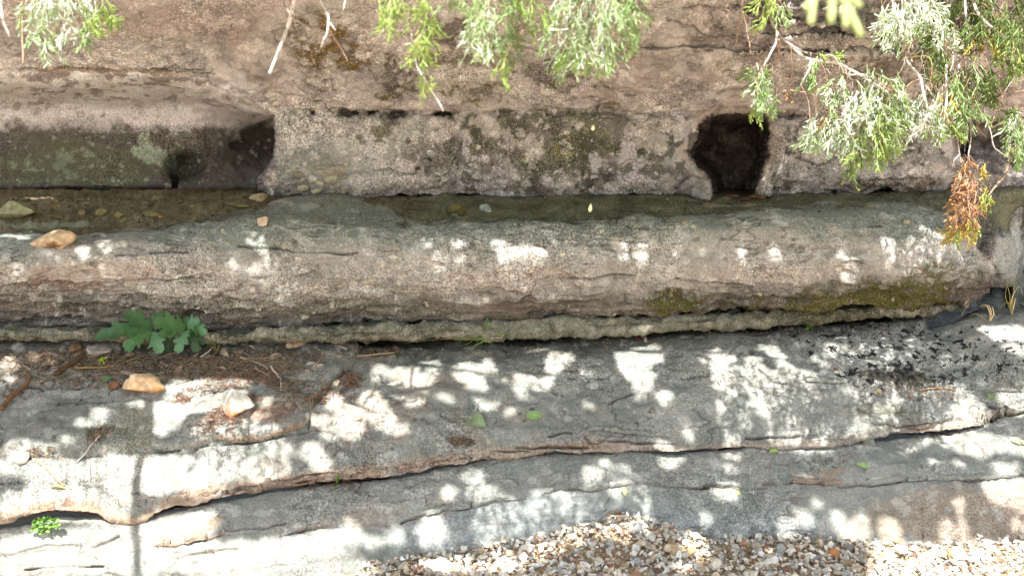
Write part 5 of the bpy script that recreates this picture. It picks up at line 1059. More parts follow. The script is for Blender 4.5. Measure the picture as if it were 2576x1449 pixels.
branch('arching sunlit juniper branch with the largest green cluster, right of the square hole', 3.3, [([(1985, 112), (2040, 150), (2110, 160), (2165, 190), (2230, 235)], 9, WHT), ([(2060, 150), (2090, 138), (2110, 165), (2140, 205)], 6, GREYT), ([(2110, 165), (2085, 210), (2080, 280)], 5, GREYT), ([(2140, 175), (2120, 240), (2130, 300)], 4, GREYT), ([(2040, 155), (2030, 200), (2018, 220)], 6, WHT), ([(1985, 225), (2050, 245), (2075, 285), (2060, 320)], 4, BRT), ([(2130, 190), (2190, 190), (2220, 215)], 6, WHT)],
       [(2220, 245, 62, 60, 52, 66, SUNPALE + GREEN, (.2, .9), 0), (2250, 290, 34, 50, 24, 62, LIME + SUNPALE, (.35, 1), 0), (2170, 270, 50, 46, 26, 62, SUNPALE, (-.2, 1), 0), (2100, 230, 30, 36, 14, 54, G_LITE, (-.1, 1), 0), (2075, 335, 50, 38, 26, 60, G_LITE + SUNPALE, (-.3, 1), 0), (2130, 325, 30, 50, 16, 60, SUNPALE, (0, 1), 0), (2195, 350, 52, 50, 38, 60, GREEN + LIME, (0, 1), 0), (2040, 355, 26, 22, 9, 46, G_LITE, (-.5, 1), 0), (2150, 410, 20, 34, 12, 46, LIME + DARKG, (-.1, 1), 0), (2235, 375, 26, 30, 12, 52, LIME, (.3, 1), 0), (2040, 190, 28, 26, 8, 46, GREEN, (0, 1), 0), (2085, 150, 26, 12, 7, 36, LIME, (.5, -.2), 0), (1975, 245, 16, 16, 3, 34, DEAD, (0, 1), 0), (2065, 300, 16, 24, 5, 40, DEAD, (0, 1), 0)], lit=.5, seed=8, strands=[(2000, 2230, 150, 260, 12)])
branch('white sunlit juniper spray low on crooked pale twigs at upper right', 3.35, [([(2270, -80), (2268, 60), (2276, 150), (2310, 190), (2322, 250), (2345, 300)], 9, WHT), ([(2240, -60), (2250, 20), (2262, 60)], 8, WHT), ([(2322, 250), (2330, 290), (2318, 330)], 6, WHT), ([(2380, 165), (2380, 240), (2376, 300)], 6, WHT), ([(2345, 20), (2345, 80), (2390, 140), (2380, 180)], 6, GREYT), ([(2276, 145), (2268, 175), (2255, 200)], 4, WHT)],
       [(2265, 55, 52, 34, 30, 60, SUNPALE, (0, 1), 0), (2250, 95, 40, 26, 14, 50, G_LITE + SUNPALE, (-.2, 1), 0), (2325, 30, 46, 50, 26, 60, SUNPALE, (.2, 1), 0), (2320, 285, 44, 36, 26, 62, SUNPALE + [WHT], (-.1, 1), 0), (2345, 310, 30, 34, 14, 54, SUNPALE + LIME, (.3, 1), 0), (2380, 270, 26, 30, 8, 46, YEL + SUNPALE, (.2, 1), 0), (2375, 95, 30, 26, 14, 50, SUNPALE, (.2, 1), 0)], lit=.5, seed=9, strands=[(2250, 2390, 60, 240, 14)])
branch('dense dark green juniper mass filling the top right corner', 3.5, [([(2400, -100), (2396, 50), (2410, 110), (2415, 180)], 8, WHT), ([(2425, -80), (2432, 80), (2450, 150), (2470, 200)], 7, WHT), ([(2440, -40), (2470, 50), (2520, 90), (2545, 125), (2556, 165)], 8, WHT), ([(2475, -40), (2500, 40), (2500, 60)], 7, WHT), ([(2350, 100), (2310, 150), (2290, 180)], 6, GREYT), ([(2520, 60), (2525, 140), (2520, 240)], 3.5, BRT)],
       [(2520, 40, 70, 70, 46, 70, DARKG, (0, 1), 0), (2540, 130, 46, 50, 30, 66, DARKG + LIME, (0, 1), 0), (2440, 60, 70, 60, 30, 66, DARKG, (0, 1), 0), (2340, 110, 36, 60, 22, 60, DARKG + GREEN, (-.1, 1), 0), (2450, 205, 54, 36, 30, 60, GREEN + DARKG, (-.1, 1), 0), (2430, 270, 36, 44, 22, 56, GREEN, (0, 1), 0), (2410, 320, 22, 26, 9, 46, LIME, (.1, 1), 0), (2490, 230, 26, 30, 12, 52, DARKG, (.1, 1), 0), (2480, 110, 40, 20, 8, 44, YEL, (0, 1), 0), (2370, 190, 30, 40, 12, 54, DARKG, (0, 1), 0)], lit=.22, seed=10, dj=.2, strands=[(2330, 2570, -20, 230, 24)])
branch('long bare twigs ending in a rust and yellow dead juniper tassel before the ledge end', 3.45, [([(2290, 150), (2340, 230), (2395, 300), (2412, 380), (2424, 440)], 6, GREYT), ([(2420, 180), (2430, 260), (2440, 340), (2436, 410), (2440, 450)], 6, GREYT), ([(2412, 390), (2396, 410), (2390, 430)], 4, WHT), ([(2400, 295), (2380, 320), (2368, 322)], 4, GREYT), ([(2440, 330), (2420, 350), (2412, 390)], 3, BRT), ([(2480, 210), (2445, 300), (2432, 350)], 4, GREYT), ([(2440, 390), (2460, 430), (2470, 470)], 3, BRT)],
       [(2432, 450, 24, 34, 20, 62, DEAD, (0, 1), 0), (2430, 500, 36, 34, 44, 56, DEAD, (-.1, 1), 0), (2425, 545, 36, 30, 40, 54, DEAD, (-.1, 1), 0), (2400, 585, 22, 18, 16, 46, YEL, (-.3, 1), 0), (2435, 575, 26, 16, 14, 42, YEL, (.1, 1), 0), (2408, 600, 14, 8, 5, 34, LIME, (-.1, 1), 0), (2455, 580, 12, 14, 6, 34, LIME, (.3, 1), 0), (2480, 490, 12, 26, 8, 44, LIME + YEL, (.1, 1), 0), (2470, 440, 8, 20, 4, 36, YEL, (.2, 1), 0)], lit=.3, seed=11, strands=[(2380, 2480, 200, 330, 8)])
branch('small juniper spray on a kinked tan twig at the right edge of the frame', 3.4, [([(2620, 200), (2600, 280), (2560, 360), (2542, 400), (2532, 440), (2510, 470), (2488, 494)], 8, BRT), ([(2576, 230), (2520, 250), (2510, 290)], 3, BRT), ([(2460, 260), (2488, 330), (2500, 370), (2540, 400)], 4, GREYT)],
       [(2560, 330, 26, 44, 20, 56, GREEN + SUNPALE, (0, 1), 0), (2570, 390, 20, 26, 10, 46, GREEN, (.1, 1), 0), (2540, 300, 20, 30, 8, 50, DARKG, (-.2, 1), 0)], lit=.3, seed=12)

# ------------------------------------------------------------------ unseen crown, its leaves set to block sun outside the traced patches
def crown():
    r = np.random.default_rng(42)
    tree = empty('juniper_tree', (-2.5, 2.35, -.05), 'unseen overhanging juniper, its crown shaped to dapple the ledges from above the frame', 'tree')
    # the dark wavy stripe on the lower left is a drooping limb's shadow
    limb = []
    for (u, v), t in zip([(372, 960), (375, 1010), (372, 1090), (352, 1160), (342, 1250), (341, 1330), (345, 1400), (348, 1455)], np.linspace(2.1, 1.9, 8)):
        p, _ = hit(u, v); limb.append(p + s * t)
    limb = np.array(limb)
    a = Acc(); tr = spline([(-2.5, 2.35, -.1), (-2.45, 2.3, 1.0), (-2.3, 2.2, 2.2), (-2.05, 2.1, 3.3), (-1.7, 1.95, 4.3)], 24); tube(a, tr, .12, .04, 10, lin(120, 96, 78, 1.2)); a.build('trunk', M_WOOD, tree)
    a = Acc(); tube(a, spline([tr[12], limb[0] + np.array([-.5, .25, .25])] + list(limb), 50), .030, .013, 6, lin(120, 100, 84, 1.2)); a.build('limb', M_WOOD, tree)
    for tgt in [(-.4, 2.6, 2.9), (.9, 2.7, 3.0), (2.2, 2.8, 3.0), (.2, 1.9, 3.1), (1.4, 1.8, 3.1)]:
        a = Acc(); st = tr[18]; tube(a, spline([st, st + (np.array(tgt) - st) * .4 + np.array([0, .1, .25]), np.array(tgt)], 20), .03, .010, 6, lin(120, 100, 84, 1.2)); a.build('limb', M_WOOD, tree)
    # candidate leaf positions: columns of sunlight that fall on the frame's surfaces
    V = []; F = []; C = []; n = 0
    uu, vv = np.meshgrid(np.arange(-620, 3200, 10.0), np.arange(-60, 1640, 9.0)); seen = np.zeros((NA, NB), np.int16)
    pts = []
    for u, v in zip(uu.ravel(), vv.ravel()):
        rr = cast((0, 0, CAM_Z), ray(u, v), 12)
        if rr is None: continue
        p = np.array(rr[0]); pts.append((p, u, v))
    P = np.array([q[0] for q in pts]); A, B = P @ ea, P @ eb
    I = ((A - A0) / CELL).astype(int); J = ((B - B0) / CELL).astype(int); ok = (I >= 2) & (I < NA - 2) & (J >= 2) & (J < NB - 2); P, I, J = P[ok], I[ok], J[ok]; UV = np.array([(q[1], q[2]) for q in pts])[ok]
    cover = np.zeros((NA, NB), bool)
    for di in range(-2, 3):
        for dj in range(-2, 3): cover[I + di, J + dj] = True
    for i in range(NA):
        w = np.where(cover[i])[0]
        if len(w): cover[i, w.min():w.max()] = True
    # beyond the frame: loose random dapple
    outside = (UV[:, 0] < -30) | (UV[:, 0] > 2606) | (UV[:, 1] > 1480)
    nz = fbm(np.stack([A[ok] * 1.0, B[ok], 0 * B[ok]], -1), .16, 3, 7)
    for i, j in zip(I[outside & (nz > .12)], J[outside & (nz > .12)]): OPEN[i-1:i+2, j-1:j+2] = 1.0
    ii, jj = np.where(cover)
    LEAFR = .014
    rad = 1
    # openness sampled with a small dilation so leaves do not hang into the gaps
    D = OPEN.copy()
    for di in range(-rad, rad + 1):
        for dj in range(-rad, rad + 1):
            if di * di + dj * dj <= rad * rad + .5: D = np.maximum(D, np.roll(np.roll(OPEN, di, 0), dj, 1) * .97)
    per = 2
    dens = np.clip(CELL * CELL / (LEAFR * LEAFR * .8) * 5.0, 0, 3)
    cnt = 0
    pick = r.random((len(ii), per)) < dens / per
    for k in range(per):
        sel = pick[:, k] & (r.random(len(ii)) > D[ii, jj]); i, j = ii[sel], jj[sel]; m = len(i)
        a = A0 + (i + r.random(m)) * CELL; b = B0 + (j + r.random(m)) * CELL
        z = 2.5 + 1.1 * r.random(m) + .12 * perlin(np.stack([a * 2, b * 2, 0 * a], -1))
        base = a[:, None] * ea + b[:, None] * eb; t = (z - base[:, 2]) / s[2]; c = base + t[:, None] * s
        n1 = r.normal(size=(m, 3)) + s * 1.2; n1 /= np.linalg.norm(n1, axis=1)[:, None]
        x = np.cross(n1, r.normal(size=(m, 3))); x /= np.linalg.norm(x, axis=1)[:, None]; y = np.cross(n1, x)
        L = LEAFR * r.uniform(.7, 1.3, m)[:, None]
        q = np.stack([c - x * L * 1.25, c - y * L * .75 + x * L * .1, c + x * L * 1.25, c + y * L * .75 - x * L * .1], 1).reshape(-1, 3)
        V.append(q); F.append(np.arange(4 * m).reshape(-1, 4) + n); n += 4 * m
        col = np.array(DARKG + GREEN)[r.integers(0, 7, m)] * r.uniform(.7, 1.2, (m, 1)); C.append(np.repeat(col, 4, 0)); cnt += m
    o = mesh_np('foliage', np.concatenate(V), np.concatenate(F), M_NEEDLE, np.concatenate(C), smooth=False); o.parent = tree; recenter(o, tree.location); o.location = (0, 0, 0)
    print('crown leaves', cnt)
crown()
# ------------------------------------------------------------------ plants
def leaf_mesh(acc, base, tip, up, width, lobes, col, depthv=.5, curl=.12, fold=.22, n=26, seed=0, point=.4):
    """blade from base to tip; lobes>0 gives a toothed, lobed outline"""
    r = np.random.default_rng(seed); base, tip, up = map(lambda q: np.asarray(q, float), (base, tip, up))
    d = tip - base; L = np.linalg.norm(d); d /= L; sd = np.cross(d, up); sd /= np.linalg.norm(sd); nn = np.cross(sd, d); V = []; F = []
    ph = r.uniform(0, .2)
    for i in range(n + 1):
        t = i / n; w = math.sin(math.pi * t ** .8) ** .7 if t > 0 else 0
        if lobes:
            w = (.18 + .82 * math.sin(math.pi * min(1, t * 1.02) ** 1.15) ** .8) * (1 if t > .04 else .2)
            fr = (t * lobes + ph) % 1; fr2 = (t * lobes * 3 + ph) % 1; w *= 1 - depthv * (1 - fr) ** .7 - .12 * (1 - fr2)
        if t >= 1: w = 0
        c = base + d * L * t + nn * (curl * L * math.sin(math.pi * t) - curl * L * t * t * .8)
        for k, q in enumerate((-1, -.5, 0, .5, 1)):
            jit = (d * L * .35 / lobes * (abs(q) > .9)) if lobes else 0
            V.append(c + sd * width * .5 * w * q * (1 + r.normal(0, .05)) + nn * fold * width * .5 * w * abs(q) + jit * w + nn * r.normal(0, .004) * width)
    for i in range(n):
        for k in range(4):
            a = i * 5 + k; F += [(a, a + 1, a + 6), (a, a + 6, a + 5)]
    V = np.array(V); C = np.tile(np.asarray(col), (len(V), 1)) * (1 + .08 * r.normal(size=(len(V), 1))); C[2::5] *= 1.12
    acc.add(V, F, C)
def oak():
    root, _ = hit(395, 884); root = root + np.array([0, .0, .0]); e = empty('oak_seedling', [float(x) for x in root], 'young oak seedling with broad lobed green leaves under the rounded ledge', 'plant')
    px = root[1] / FPX; y0 = root[1] - .08
    node = {}
    def at(u, v, dy=0): return unproj(u, v, y0 + dy)
    a = Acc(); stem = spline([root, at(392, 855), at(385, 838, .0)], 10); tube(a, stem, .004, .0025, 5, lin(104, 92, 60, 1.1))
    tube(a, spline([root, at(430, 850), at(450, 835, -.02), at(470, 822)], 10), .0035, .002, 5, lin(104, 92, 60, 1.1)); a.build('stem', M_WOOD, e)
    g1, g2, g3, g4 = lin(74, 110, 66, 1.15), lin(84, 122, 70, 1.15), lin(58, 90, 56, 1.1), lin(96, 136, 94, 1.15)
    LV = [((384, 832), (236, 846), 78, g1, -.05), ((386, 834), (312, 880), 84, g2, -.09), ((386, 834), (404, 886), 60, g4, -.10), ((384, 830), (312, 786), 70, g1, .0), ((386, 828), (412, 786), 70, g1, .02), ((470, 826), (386, 812), 86, g2, -.05), ((468, 826), (402, 842), 60, g2, -.07), ((470, 820), (460, 800), 56, g1, .02),
          ((470, 826), (560 - 60, 806), 62, g4, -.03), ((472, 826), (520, 836), 50, g2, -.03), ((498, 812), (514, 842), 34, g4, -.06), ((474, 830), (446, 886), 52, g4, -.10), ((478, 834), (498, 884), 42, g3, -.03), ((440, 846), (420, 886), 56, g3, .0), ((476, 832), (515, 865), 40, g3, .01)]
    for i, (b, t, w, c, dy) in enumerate(LV):
        q = Acc(); B = at(*b, dy * .3); T = at(*t, dy); r = np.random.default_rng(60 + i); up = np.array([r.normal(0, .25), -.75, .75])
        leaf_mesh(q, B, T, up, w * px * 1.02, 3 if w > 45 else 2, c, .58, .10, .16, 48, 40 + i); q.build('leaf', M_LEAF, e)
        pt = Acc(); tube(pt, [stem[-1] if b[0] < 420 else at(468, 824), B], .0015, .0012, 3, g2)
oak()
def blades(label, u, v, spec, name='grass_tuft', cat='grass', mat=None, wid=5, group=None):
    root, _ = hit(u, v); e = empty(name, [float(x) for x in root], label, cat, group); px = root[1] / FPX; r = np.random.default_rng(int(u))
    for pts, c, w in spec:
        a = Acc(); P = spline(np.array([root + r.normal(0, .003, 3)] + [unproj(x, y, root[1] - .01 - .015 * k) for k, (x, y) in enumerate(pts)]), 12)
        T = np.gradient(P, axis=0); sd = np.cross(T, [0.2, 1, .3]); sd /= np.linalg.norm(sd, axis=1)[:, None] + 1e-9; ww = (w * px * .5 * np.linspace(1, .12, 12))[:, None]; up = np.cross(sd, T); up /= np.linalg.norm(up, axis=1)[:, None] + 1e-9
        V = np.stack([P - sd * ww + up * ww * .5, P, P + sd * ww + up * ww * .5], 1).reshape(-1, 3); F = []
        for i in range(11):
            for k in range(2): b = i * 3 + k; F += [(b, b + 1, b + 4), (b, b + 4, b + 3)]
        a.add(V, F, np.asarray(c)); a.build('blade', mat or M_LEAF, e)
    return e
g = lin(110, 142, 62, 1.1); gd = lin(86, 112, 52, 1.1); gy = lin(150, 140, 78, 1.1); st = lin(206, 184, 140, 1.2)
blades('green grass tuft growing from the crack under the ledge at centre', 1222, 856, [([(1220, 830), (1228, 796)], g, 5), ([(1222, 826), (1226, 800), (1234, 830)], g, 5), ([(1215, 838), (1218, 815)], g, 5), ([(1232, 838), (1236, 820), (1240, 836)], gd, 4), ([(1190, 848), (1160, 856), (1155, 870)], g, 4), ([(1200, 850), (1175, 866), (1158, 872)], gd, 4), ([(1250, 842), (1275, 840), (1298, 850)], g, 4), ([(1240, 838), (1260, 832), (1290, 842)], gd, 3.5),
       ([(1190, 842), (1175, 842), (1165, 850)], gd, 4), ([(1130, 852), (1060, 858), (1010, 864)], gy, 2.5), ([(1205, 842), (1190, 836)], gd, 4), ([(1180, 880), (1170, 890)], g, 3.5), ([(1245, 850), (1262, 852), (1266, 862)], st, 3), ([(1212, 850), (1195, 868)], g, 4)])
blades('bleached straw grass wisp at the right end of the rounded ledge', 2490, 808, [([(2490, 785), (2478, 766), (2464, 772)], st, 5), ([(2494, 790), (2486, 768), (2470, 775)], st, 4), ([(2500, 790), (2496, 772), (2505, 800)], st, 4), ([(2450, 790), (2440, 800)], gy, 3)], mat=M_DRY)
blades('dry tan grass leaning beside the rock at the right edge', 2545, 790, [([(2550, 740), (2560, 700), (2572, 720)], gy, 3.5), ([(2540, 740), (2535, 710), (2546, 690)], gy, 3.5), ([(2548, 745), (2565, 720), (2574, 745)], st, 3), ([(2535, 760), (2520, 770), (2510, 785)], gy, 3), ([(2550, 730), (2552, 690), (2558, 660)], gy, 2.5), ([(2555, 750), (2550, 780)], st, 3), ([(2530, 735), (2545, 705), (2560, 712)], gy, 3)], mat=M_DRY)
blades('thin dry grass stems in front of the thin plate near its right tip', 2420, 792, [([(2424, 770), (2430, 758)], gy, 3), ([(2414, 778), (2400, 790)], gy, 2.5), ([(2430, 772), (2426, 765)], st, 3)], mat=M_DRY)
blades('sparse olive grass beside the oak seedling', 545, 884, [([(535, 862), (528, 845)], gy, 3), ([(530, 870), (515, 858), (505, 840)], gy, 2.5), ([(550, 865), (548, 850)], gy, 3), ([(528, 866), (520, 868)], gd, 3), ([(540, 858), (520, 836), (500, 822)], gy, 2.2), ([(552, 872), (556, 866)], gy, 2.5), ([(520, 872), (512, 878)], gd, 3)])
def sprig(label, u, v, leaves, col, name='seedling', cat='plant', lob=0, w=.62):
    root, _ = hit(u, v); e = empty(name, [float(x) for x in root], label, cat); px = root[1] / FPX
    a = Acc()
    for i, (b, t) in enumerate(leaves): tube(a, [root, unproj(*b, root[1] - .015)], .0009, .0007, 3, np.asarray(col) * .8)
    a.build('stem', M_WOOD, e)
    for i, (b, t) in enumerate(leaves):
        q = Acc(); B = unproj(*b, root[1] - .015); T = unproj(*t, root[1] - .035 - .004 * (i % 3)); L = math.hypot(t[0] - b[0], t[1] - b[1]); rr = np.random.default_rng(i + int(u))
        leaf_mesh(q, B, T, (rr.normal(0, .2), -.6, .8), L * px * w, lob, np.asarray(col) * rr.uniform(.85, 1.15), .3, .08, .15, 10, i); q.build('leaf', M_LEAF, e)
sprig('tiny bright lime seedling on the needle bed', 259, 914, [((258, 908), (246, 905)), ((259, 907), (254, 898)), ((260, 907), (270, 898)), ((259, 909), (262, 916)), ((259, 908), (248, 912))], lin(176, 206, 70, 1.1), w=.7)
cl = []
for (cu, cv) in [(88, 1314), (104, 1306), (120, 1304), (138, 1310), (96, 1326), (112, 1318), (130, 1322), (100, 1336), (116, 1332), (84, 1330), (142, 1322)]:
    for k in range(3):
        an = 2.1 * k + cu; cl.append(((cu, cv), (cu + 11 * math.cos(an), cv + 8 * math.sin(an))))
sprig('clover sprig with round bright leaves in the crack at lower left', 112, 1338, cl, lin(130, 176, 80, 1.1), 'clover', w=1.15)
sprig('small pointed green weed rooted in the long crack', 848, 1228, [((848, 1216), (851, 1190)), ((847, 1220), (834, 1216)), ((849, 1217), (856, 1204)), ((847, 1222), (838, 1230)), ((849, 1214), (846, 1200))], lin(104, 146, 60, 1.1), w=.36)
sprig('tiny fern-like green plant beneath the thin plate', 2036, 832, [((2036, 826), (2028, 820)), ((2036, 826), (2044, 820)), ((2036, 826), (2046, 828)), ((2036, 826), (2026, 828)), ((2036, 825), (2037, 816))], lin(92, 150, 52, 1.1), w=.5)

# ------------------------------------------------------------------ fallen leaves
def fallen(label, u, v, du, dv, col, name='fallen_leaf', ang=0, mat=None, group=None, lift=.006, lob=0, wr=None, seed=0):
    col = np.asarray(col); col = col * .72 + col.mean() * .24
    p, n = hit(u, v); r = np.random.default_rng(int(u * 7 + v) + seed); px = p[1] / FPX; a = Acc(); L = max(du, dv) * px
    # long axis in the surface, as seen in the picture
    q0, _ = hit(u - .5 * du * math.cos(math.radians(ang)), v - .5 * du * math.sin(math.radians(ang))); d = p - q0; d -= n * d.dot(n)
    if np.linalg.norm(d) < 1e-4 or np.linalg.norm(d) > .3: d = np.cross(n, [0, 1, 0.2])
    d /= np.linalg.norm(d); nn = n + r.normal(0, .18, 3); nn /= np.linalg.norm(nn)
    c = p + n * lift * 1.0
    leaf_mesh(a, c - d * L * .5, c + d * L * .5, nn, (wr or .55) * L, lob, col, .35, .10 if mat is None else r.uniform(-.1, .2), .25 if mat is None else r.uniform(.1, .5), 14, int(u))
    o = a.build(name, mat or M_LEAF); recenter(o, p); return props(o, label, 'leaf', group)
fallen('broad pale green fallen leaf lying on the middle slab at centre', 1200, 1063, 60, 40, lin(152, 176, 122, 1.2), ang=35, wr=.7)
fallen('small folded green leaf right of the broad pale leaf', 1345, 1047, 46, 18, lin(142, 186, 92, 1.2), ang=-6, wr=.5)
fallen('yellow fallen leaf on the bright slab at lower left', 147, 1229, 40, 16, lin(206, 204, 110, 1.2), ang=8, wr=.42)
fallen('green three-toothed fallen leaf on the lowest slab at right', 2167, 1173, 32, 16, lin(160, 196, 96, 1.2), ang=6, lob=3, wr=.7)
fallen('little lime leaf caught in the long crack right of centre', 1946, 1137, 24, 9, lin(170, 200, 70, 1.2), ang=-4)
fallen('round pale yellow leaf in a sun spot on the lowest slab', 1567, 1238, 24, 20, lin(214, 220, 140, 1.2), ang=60, wr=.8)
fallen('narrow yellow green leaf on the lowest slab right of centre', 1857, 1242, 18, 12, lin(178, 190, 96, 1.2), ang=-60)
fallen('yellow green leaf on the slab at the far right edge', 2556, 1113, 30, 18, lin(196, 208, 110, 1.2), ang=15, wr=.7)
fallen('tan dead leaf beside the yellow green leaf at the far right edge', 2572, 1116, 20, 14, lin(190, 150, 110, 1.2), 'dry_leaf', 30, M_DRY)
fallen('dull green leaf on the dark crusted rock at right', 2492, 996, 26, 14, lin(120, 146, 84, 1.2), ang=30)
fallen('small yellow leaf above the sunlit lobe at right', 2210, 983, 12, 8, lin(206, 200, 90, 1.2), ang=30)
fallen('yellow leaf on the gravel below the slab foot at right', 2105, 1376, 24, 12, lin(176, 176, 66, 1.2), ang=15, lift=.012)
fallen('olive curled leaf on the sunlit gravel at far right', 2535, 1400, 40, 16, lin(140, 146, 66, 1.2), ang=35, lift=.014)
fallen('brown curled leaf standing on the gravel at right of centre', 2030, 1372, 30, 16, lin(104, 74, 40, 1.2), 'dry_leaf', 50, M_DRY, lift=.014)
fallen('dark curled dead leaf on the gravel heap', 1578, 1420, 30, 12, lin(92, 70, 50, 1.1), 'dry_leaf', -55, M_DRY, lift=.014)
fallen('curled orange brown dead leaf at the shaded foot of the ledge', 746, 875, 54, 24, lin(200, 162, 118, 1.25), 'dry_leaf', -8, M_DRY, lift=.018, wr=.55)
fallen('small rusty leaf on the crusted slab at right', 2103, 930, 14, 8, lin(160, 92, 50, 1.2), 'dry_leaf', 10, M_DRY)
fallen('small rusty leaf beside the sunlit lobe', 2290, 994, 14, 8, lin(176, 104, 60, 1.2), 'dry_leaf', -30, M_DRY)
fallen('dark green leaf flat on the needle bed at left', 270, 957, 34, 12, lin(100, 132, 72, 1.2), ang=-12)
fallen('olive leaf on the needle bed by the thick stick', 160, 949, 24, 12, lin(120, 124, 66, 1.2), ang=-10)
fallen('two-tone brown leaf curled against the ledge crack', 1610, 857, 26, 10, lin(146, 96, 62, 1.2), 'dry_leaf', -20, M_DRY, lift=.01)
fallen('orange brown leaf propped by the flat orange rock', 283, 974, 34, 16, lin(158, 98, 62, 1.2), 'dry_leaf', -35, M_DRY, lift=.014)
DL = [(570, 882, 40, 22), (600, 890, 44, 20), (640, 882, 30, 14), (660, 892, 40, 16), (700, 888, 28, 14), (478, 905, 50, 14), (520, 912, 44, 14), (430, 912, 36, 12), (395, 930, 26, 12), (350, 915, 34, 12), (120, 948, 26, 14), (130, 925, 40, 12), (60, 930, 40, 14), (95, 905, 50, 16), (150, 898, 44, 12), (30, 950, 24, 20), (460, 935, 40, 12), (540, 928, 34, 12), (585, 916, 40, 10), (320, 936, 34, 10), (20, 905, 36, 14), (620, 908, 34, 10), (90, 1005, 30, 14), (200, 960, 26, 10), (340, 950, 24, 10), (680, 900, 34, 12), (1000, 876, 40, 12), (860, 880, 40, 12), (550, 900, 26, 10), (410, 948, 26, 10)]
r = np.random.default_rng(8)
for i, (u, v, du, dv) in enumerate(DL):
    c = [(160, 134, 108), (132, 106, 82), (176, 154, 128), (108, 84, 66), (146, 126, 108)][i % 5]
    nmc = ['tan', 'mid brown', 'pale buff', 'dark brown', 'greyish tan'][i % 5]
    fallen(f'{nmc} dead leaf in the litter band below the ledge at left', u + r.uniform(-14, 14), v + r.uniform(-8, 10), du * r.uniform(.6, 1.15), dv, lin(*c, 1.25), 'dry_leaf', r.uniform(-60, 45), M_DRY, f'{nmc} dead leaves in the litter band', lift=.007, wr=r.uniform(.25, .6), lob=int(r.integers(0, 3)))
# two pale bits drifting down in front of the wall
for (u, v, L, lb) in [(1492, 322, 14, 'pale yellow leaf falling in front of the mossy wall'), (1485, 523, 22, 'pale yellow leaf falling in front of the dark shelf')]:
    a = Acc(); p = unproj(u, v, 3.4); leaf_mesh(a, p - np.array([.002, 0, L * .0007]), p + np.array([.002, 0, L * .0007]), (0, -1, .2), .013, 0, lin(226, 214, 170, 1.3), 0, .1, .2, 10, 3); o = a.build('falling_leaf', M_DRY); recenter(o, p); props(o, lb, 'leaf')

# ------------------------------------------------------------------ sticks and twigs
def stick(label, pts, w, col, lift=.004, group=None, name='stick'):
    P = []
    for u, v in pts: p, n = hit(u, v); P.append(p + n * (lift + w * .0006))
    P = np.array(P); k = spline(P, 6 * len(pts)); a = Acc(); r = np.random.default_rng(int(pts[0][0] * 3 + pts[0][1])); px = P[0][1] / FPX
    k = k + r.normal(0, .0011, k.shape); tube(a, k, w * px * .5, w * px * .32, 6, col)
    for q in range(max(1, len(pts) - 1)):
        j = r.integers(2, len(k) - 1); d = r.normal(size=3); d /= np.linalg.norm(d); tube(a, [k[j], k[j] + d * w * px * 1.3], w * px * .2, w * px * .14, 4, np.asarray(col) * .9)
    o = a.build(name, M_WOOD); recenter(o, P[0]); return props(o, label, 'stick', group)
bk = lin(112, 82, 56, 1.2); bg_ = lin(150, 130, 108, 1.2); bw = lin(196, 182, 166, 1.2)
stick('thick brown stick slanting down at the left edge of the slab', [(2, 1034), (34, 1000), (62, 968), (78, 950)], 15, bk)
stick('dark rotten stick angled up through the needle bed at left', [(140, 946), (170, 926), (214, 896)], 13, lin(86, 64, 44, 1.2))
stick('long thin tan stem lying across the needle bed', [(190, 928), (270, 924), (320, 912), (366, 896)], 5, lin(150, 122, 78, 1.2))
stick('grey forked twig slanting over the leaf litter', [(604, 900), (650, 918), (676, 930)], 6, bg_)
stick('thin twig under the grey forked twig', [(640, 926), (668, 942)], 4, bg_)
stick('pale twig pointing up beside the oak seedling', [(508, 900), (524, 888), (535, 876)], 5, bw)
stick('upright bent brown twig at the right of the leaf litter', [(774 - 72, 908), (708, 890), (712, 870), (720, 845)], 4, bk)
stick('pale broken twig standing on the slab', [(681, 925), (697, 946), (706, 956)], 5, bw)
stick('thin pale twig stub below the pale broken twig', [(708, 960), (706, 985)], 4, bw)
stick('dark straight stick lying against the ledge foot', [(848, 899), (900, 897), (960, 894), (992, 891)], 7, bg_)
stick('slanting twig under the curled orange leaf', [(790, 926), (805, 908), (816, 888)], 5, lin(150, 112, 86, 1.2))
stick('pale crooked twig on the needle mat at lower left', [(247, 1098), (225, 1124), (196, 1164)], 4, bw)
stick('thin twig pointing from the needle mat to the yellow leaf', [(88, 1158), (125, 1185), (148, 1212), (162, 1224)], 5, bg_)
stick('brown stick lying across the sunlit lobe at right', [(2310, 983), (2350, 978), (2404, 980)], 6, lin(156, 128, 100, 1.2))
stick('long brown twig lying on the slab at the right, curved', [(2236, 1060), (2262, 1072), (2310, 1078), (2350, 1070)], 5, bk)
stick('thin twig on the needle clump right of the white rock', [(660 + 150, 982), (835, 972)], 3, bk)
stick('short twig among the needles below the pale broken twig', [(776, 1006), (800, 990), (830, 978)], 4, lin(140, 110, 80, 1.2))
for i, (a_, b_) in enumerate([((470, 920), (520, 902)), ((556, 915), (620, 905)), ((600, 888), (630, 902)), ((440, 898), (500, 912)), ((300, 945), (350, 935)), ((230, 950), (290, 944)), ((400, 905), (440, 890)), ((100, 968), (150, 955)), ((660, 905), (720, 900)), ((500, 940), (560, 930)), ((380, 940), (330, 962)), ((740, 925), (790, 935)), ((20, 985), (60, 960))]):
    stick('fine brown twig tangled in the leaf litter at left', [a_, ((a_[0] + b_[0]) / 2 + 4, (a_[1] + b_[1]) / 2 - 3), b_], 3.2, bk if i % 2 else bg_, group='fine twigs in the leaf litter', name='twig')

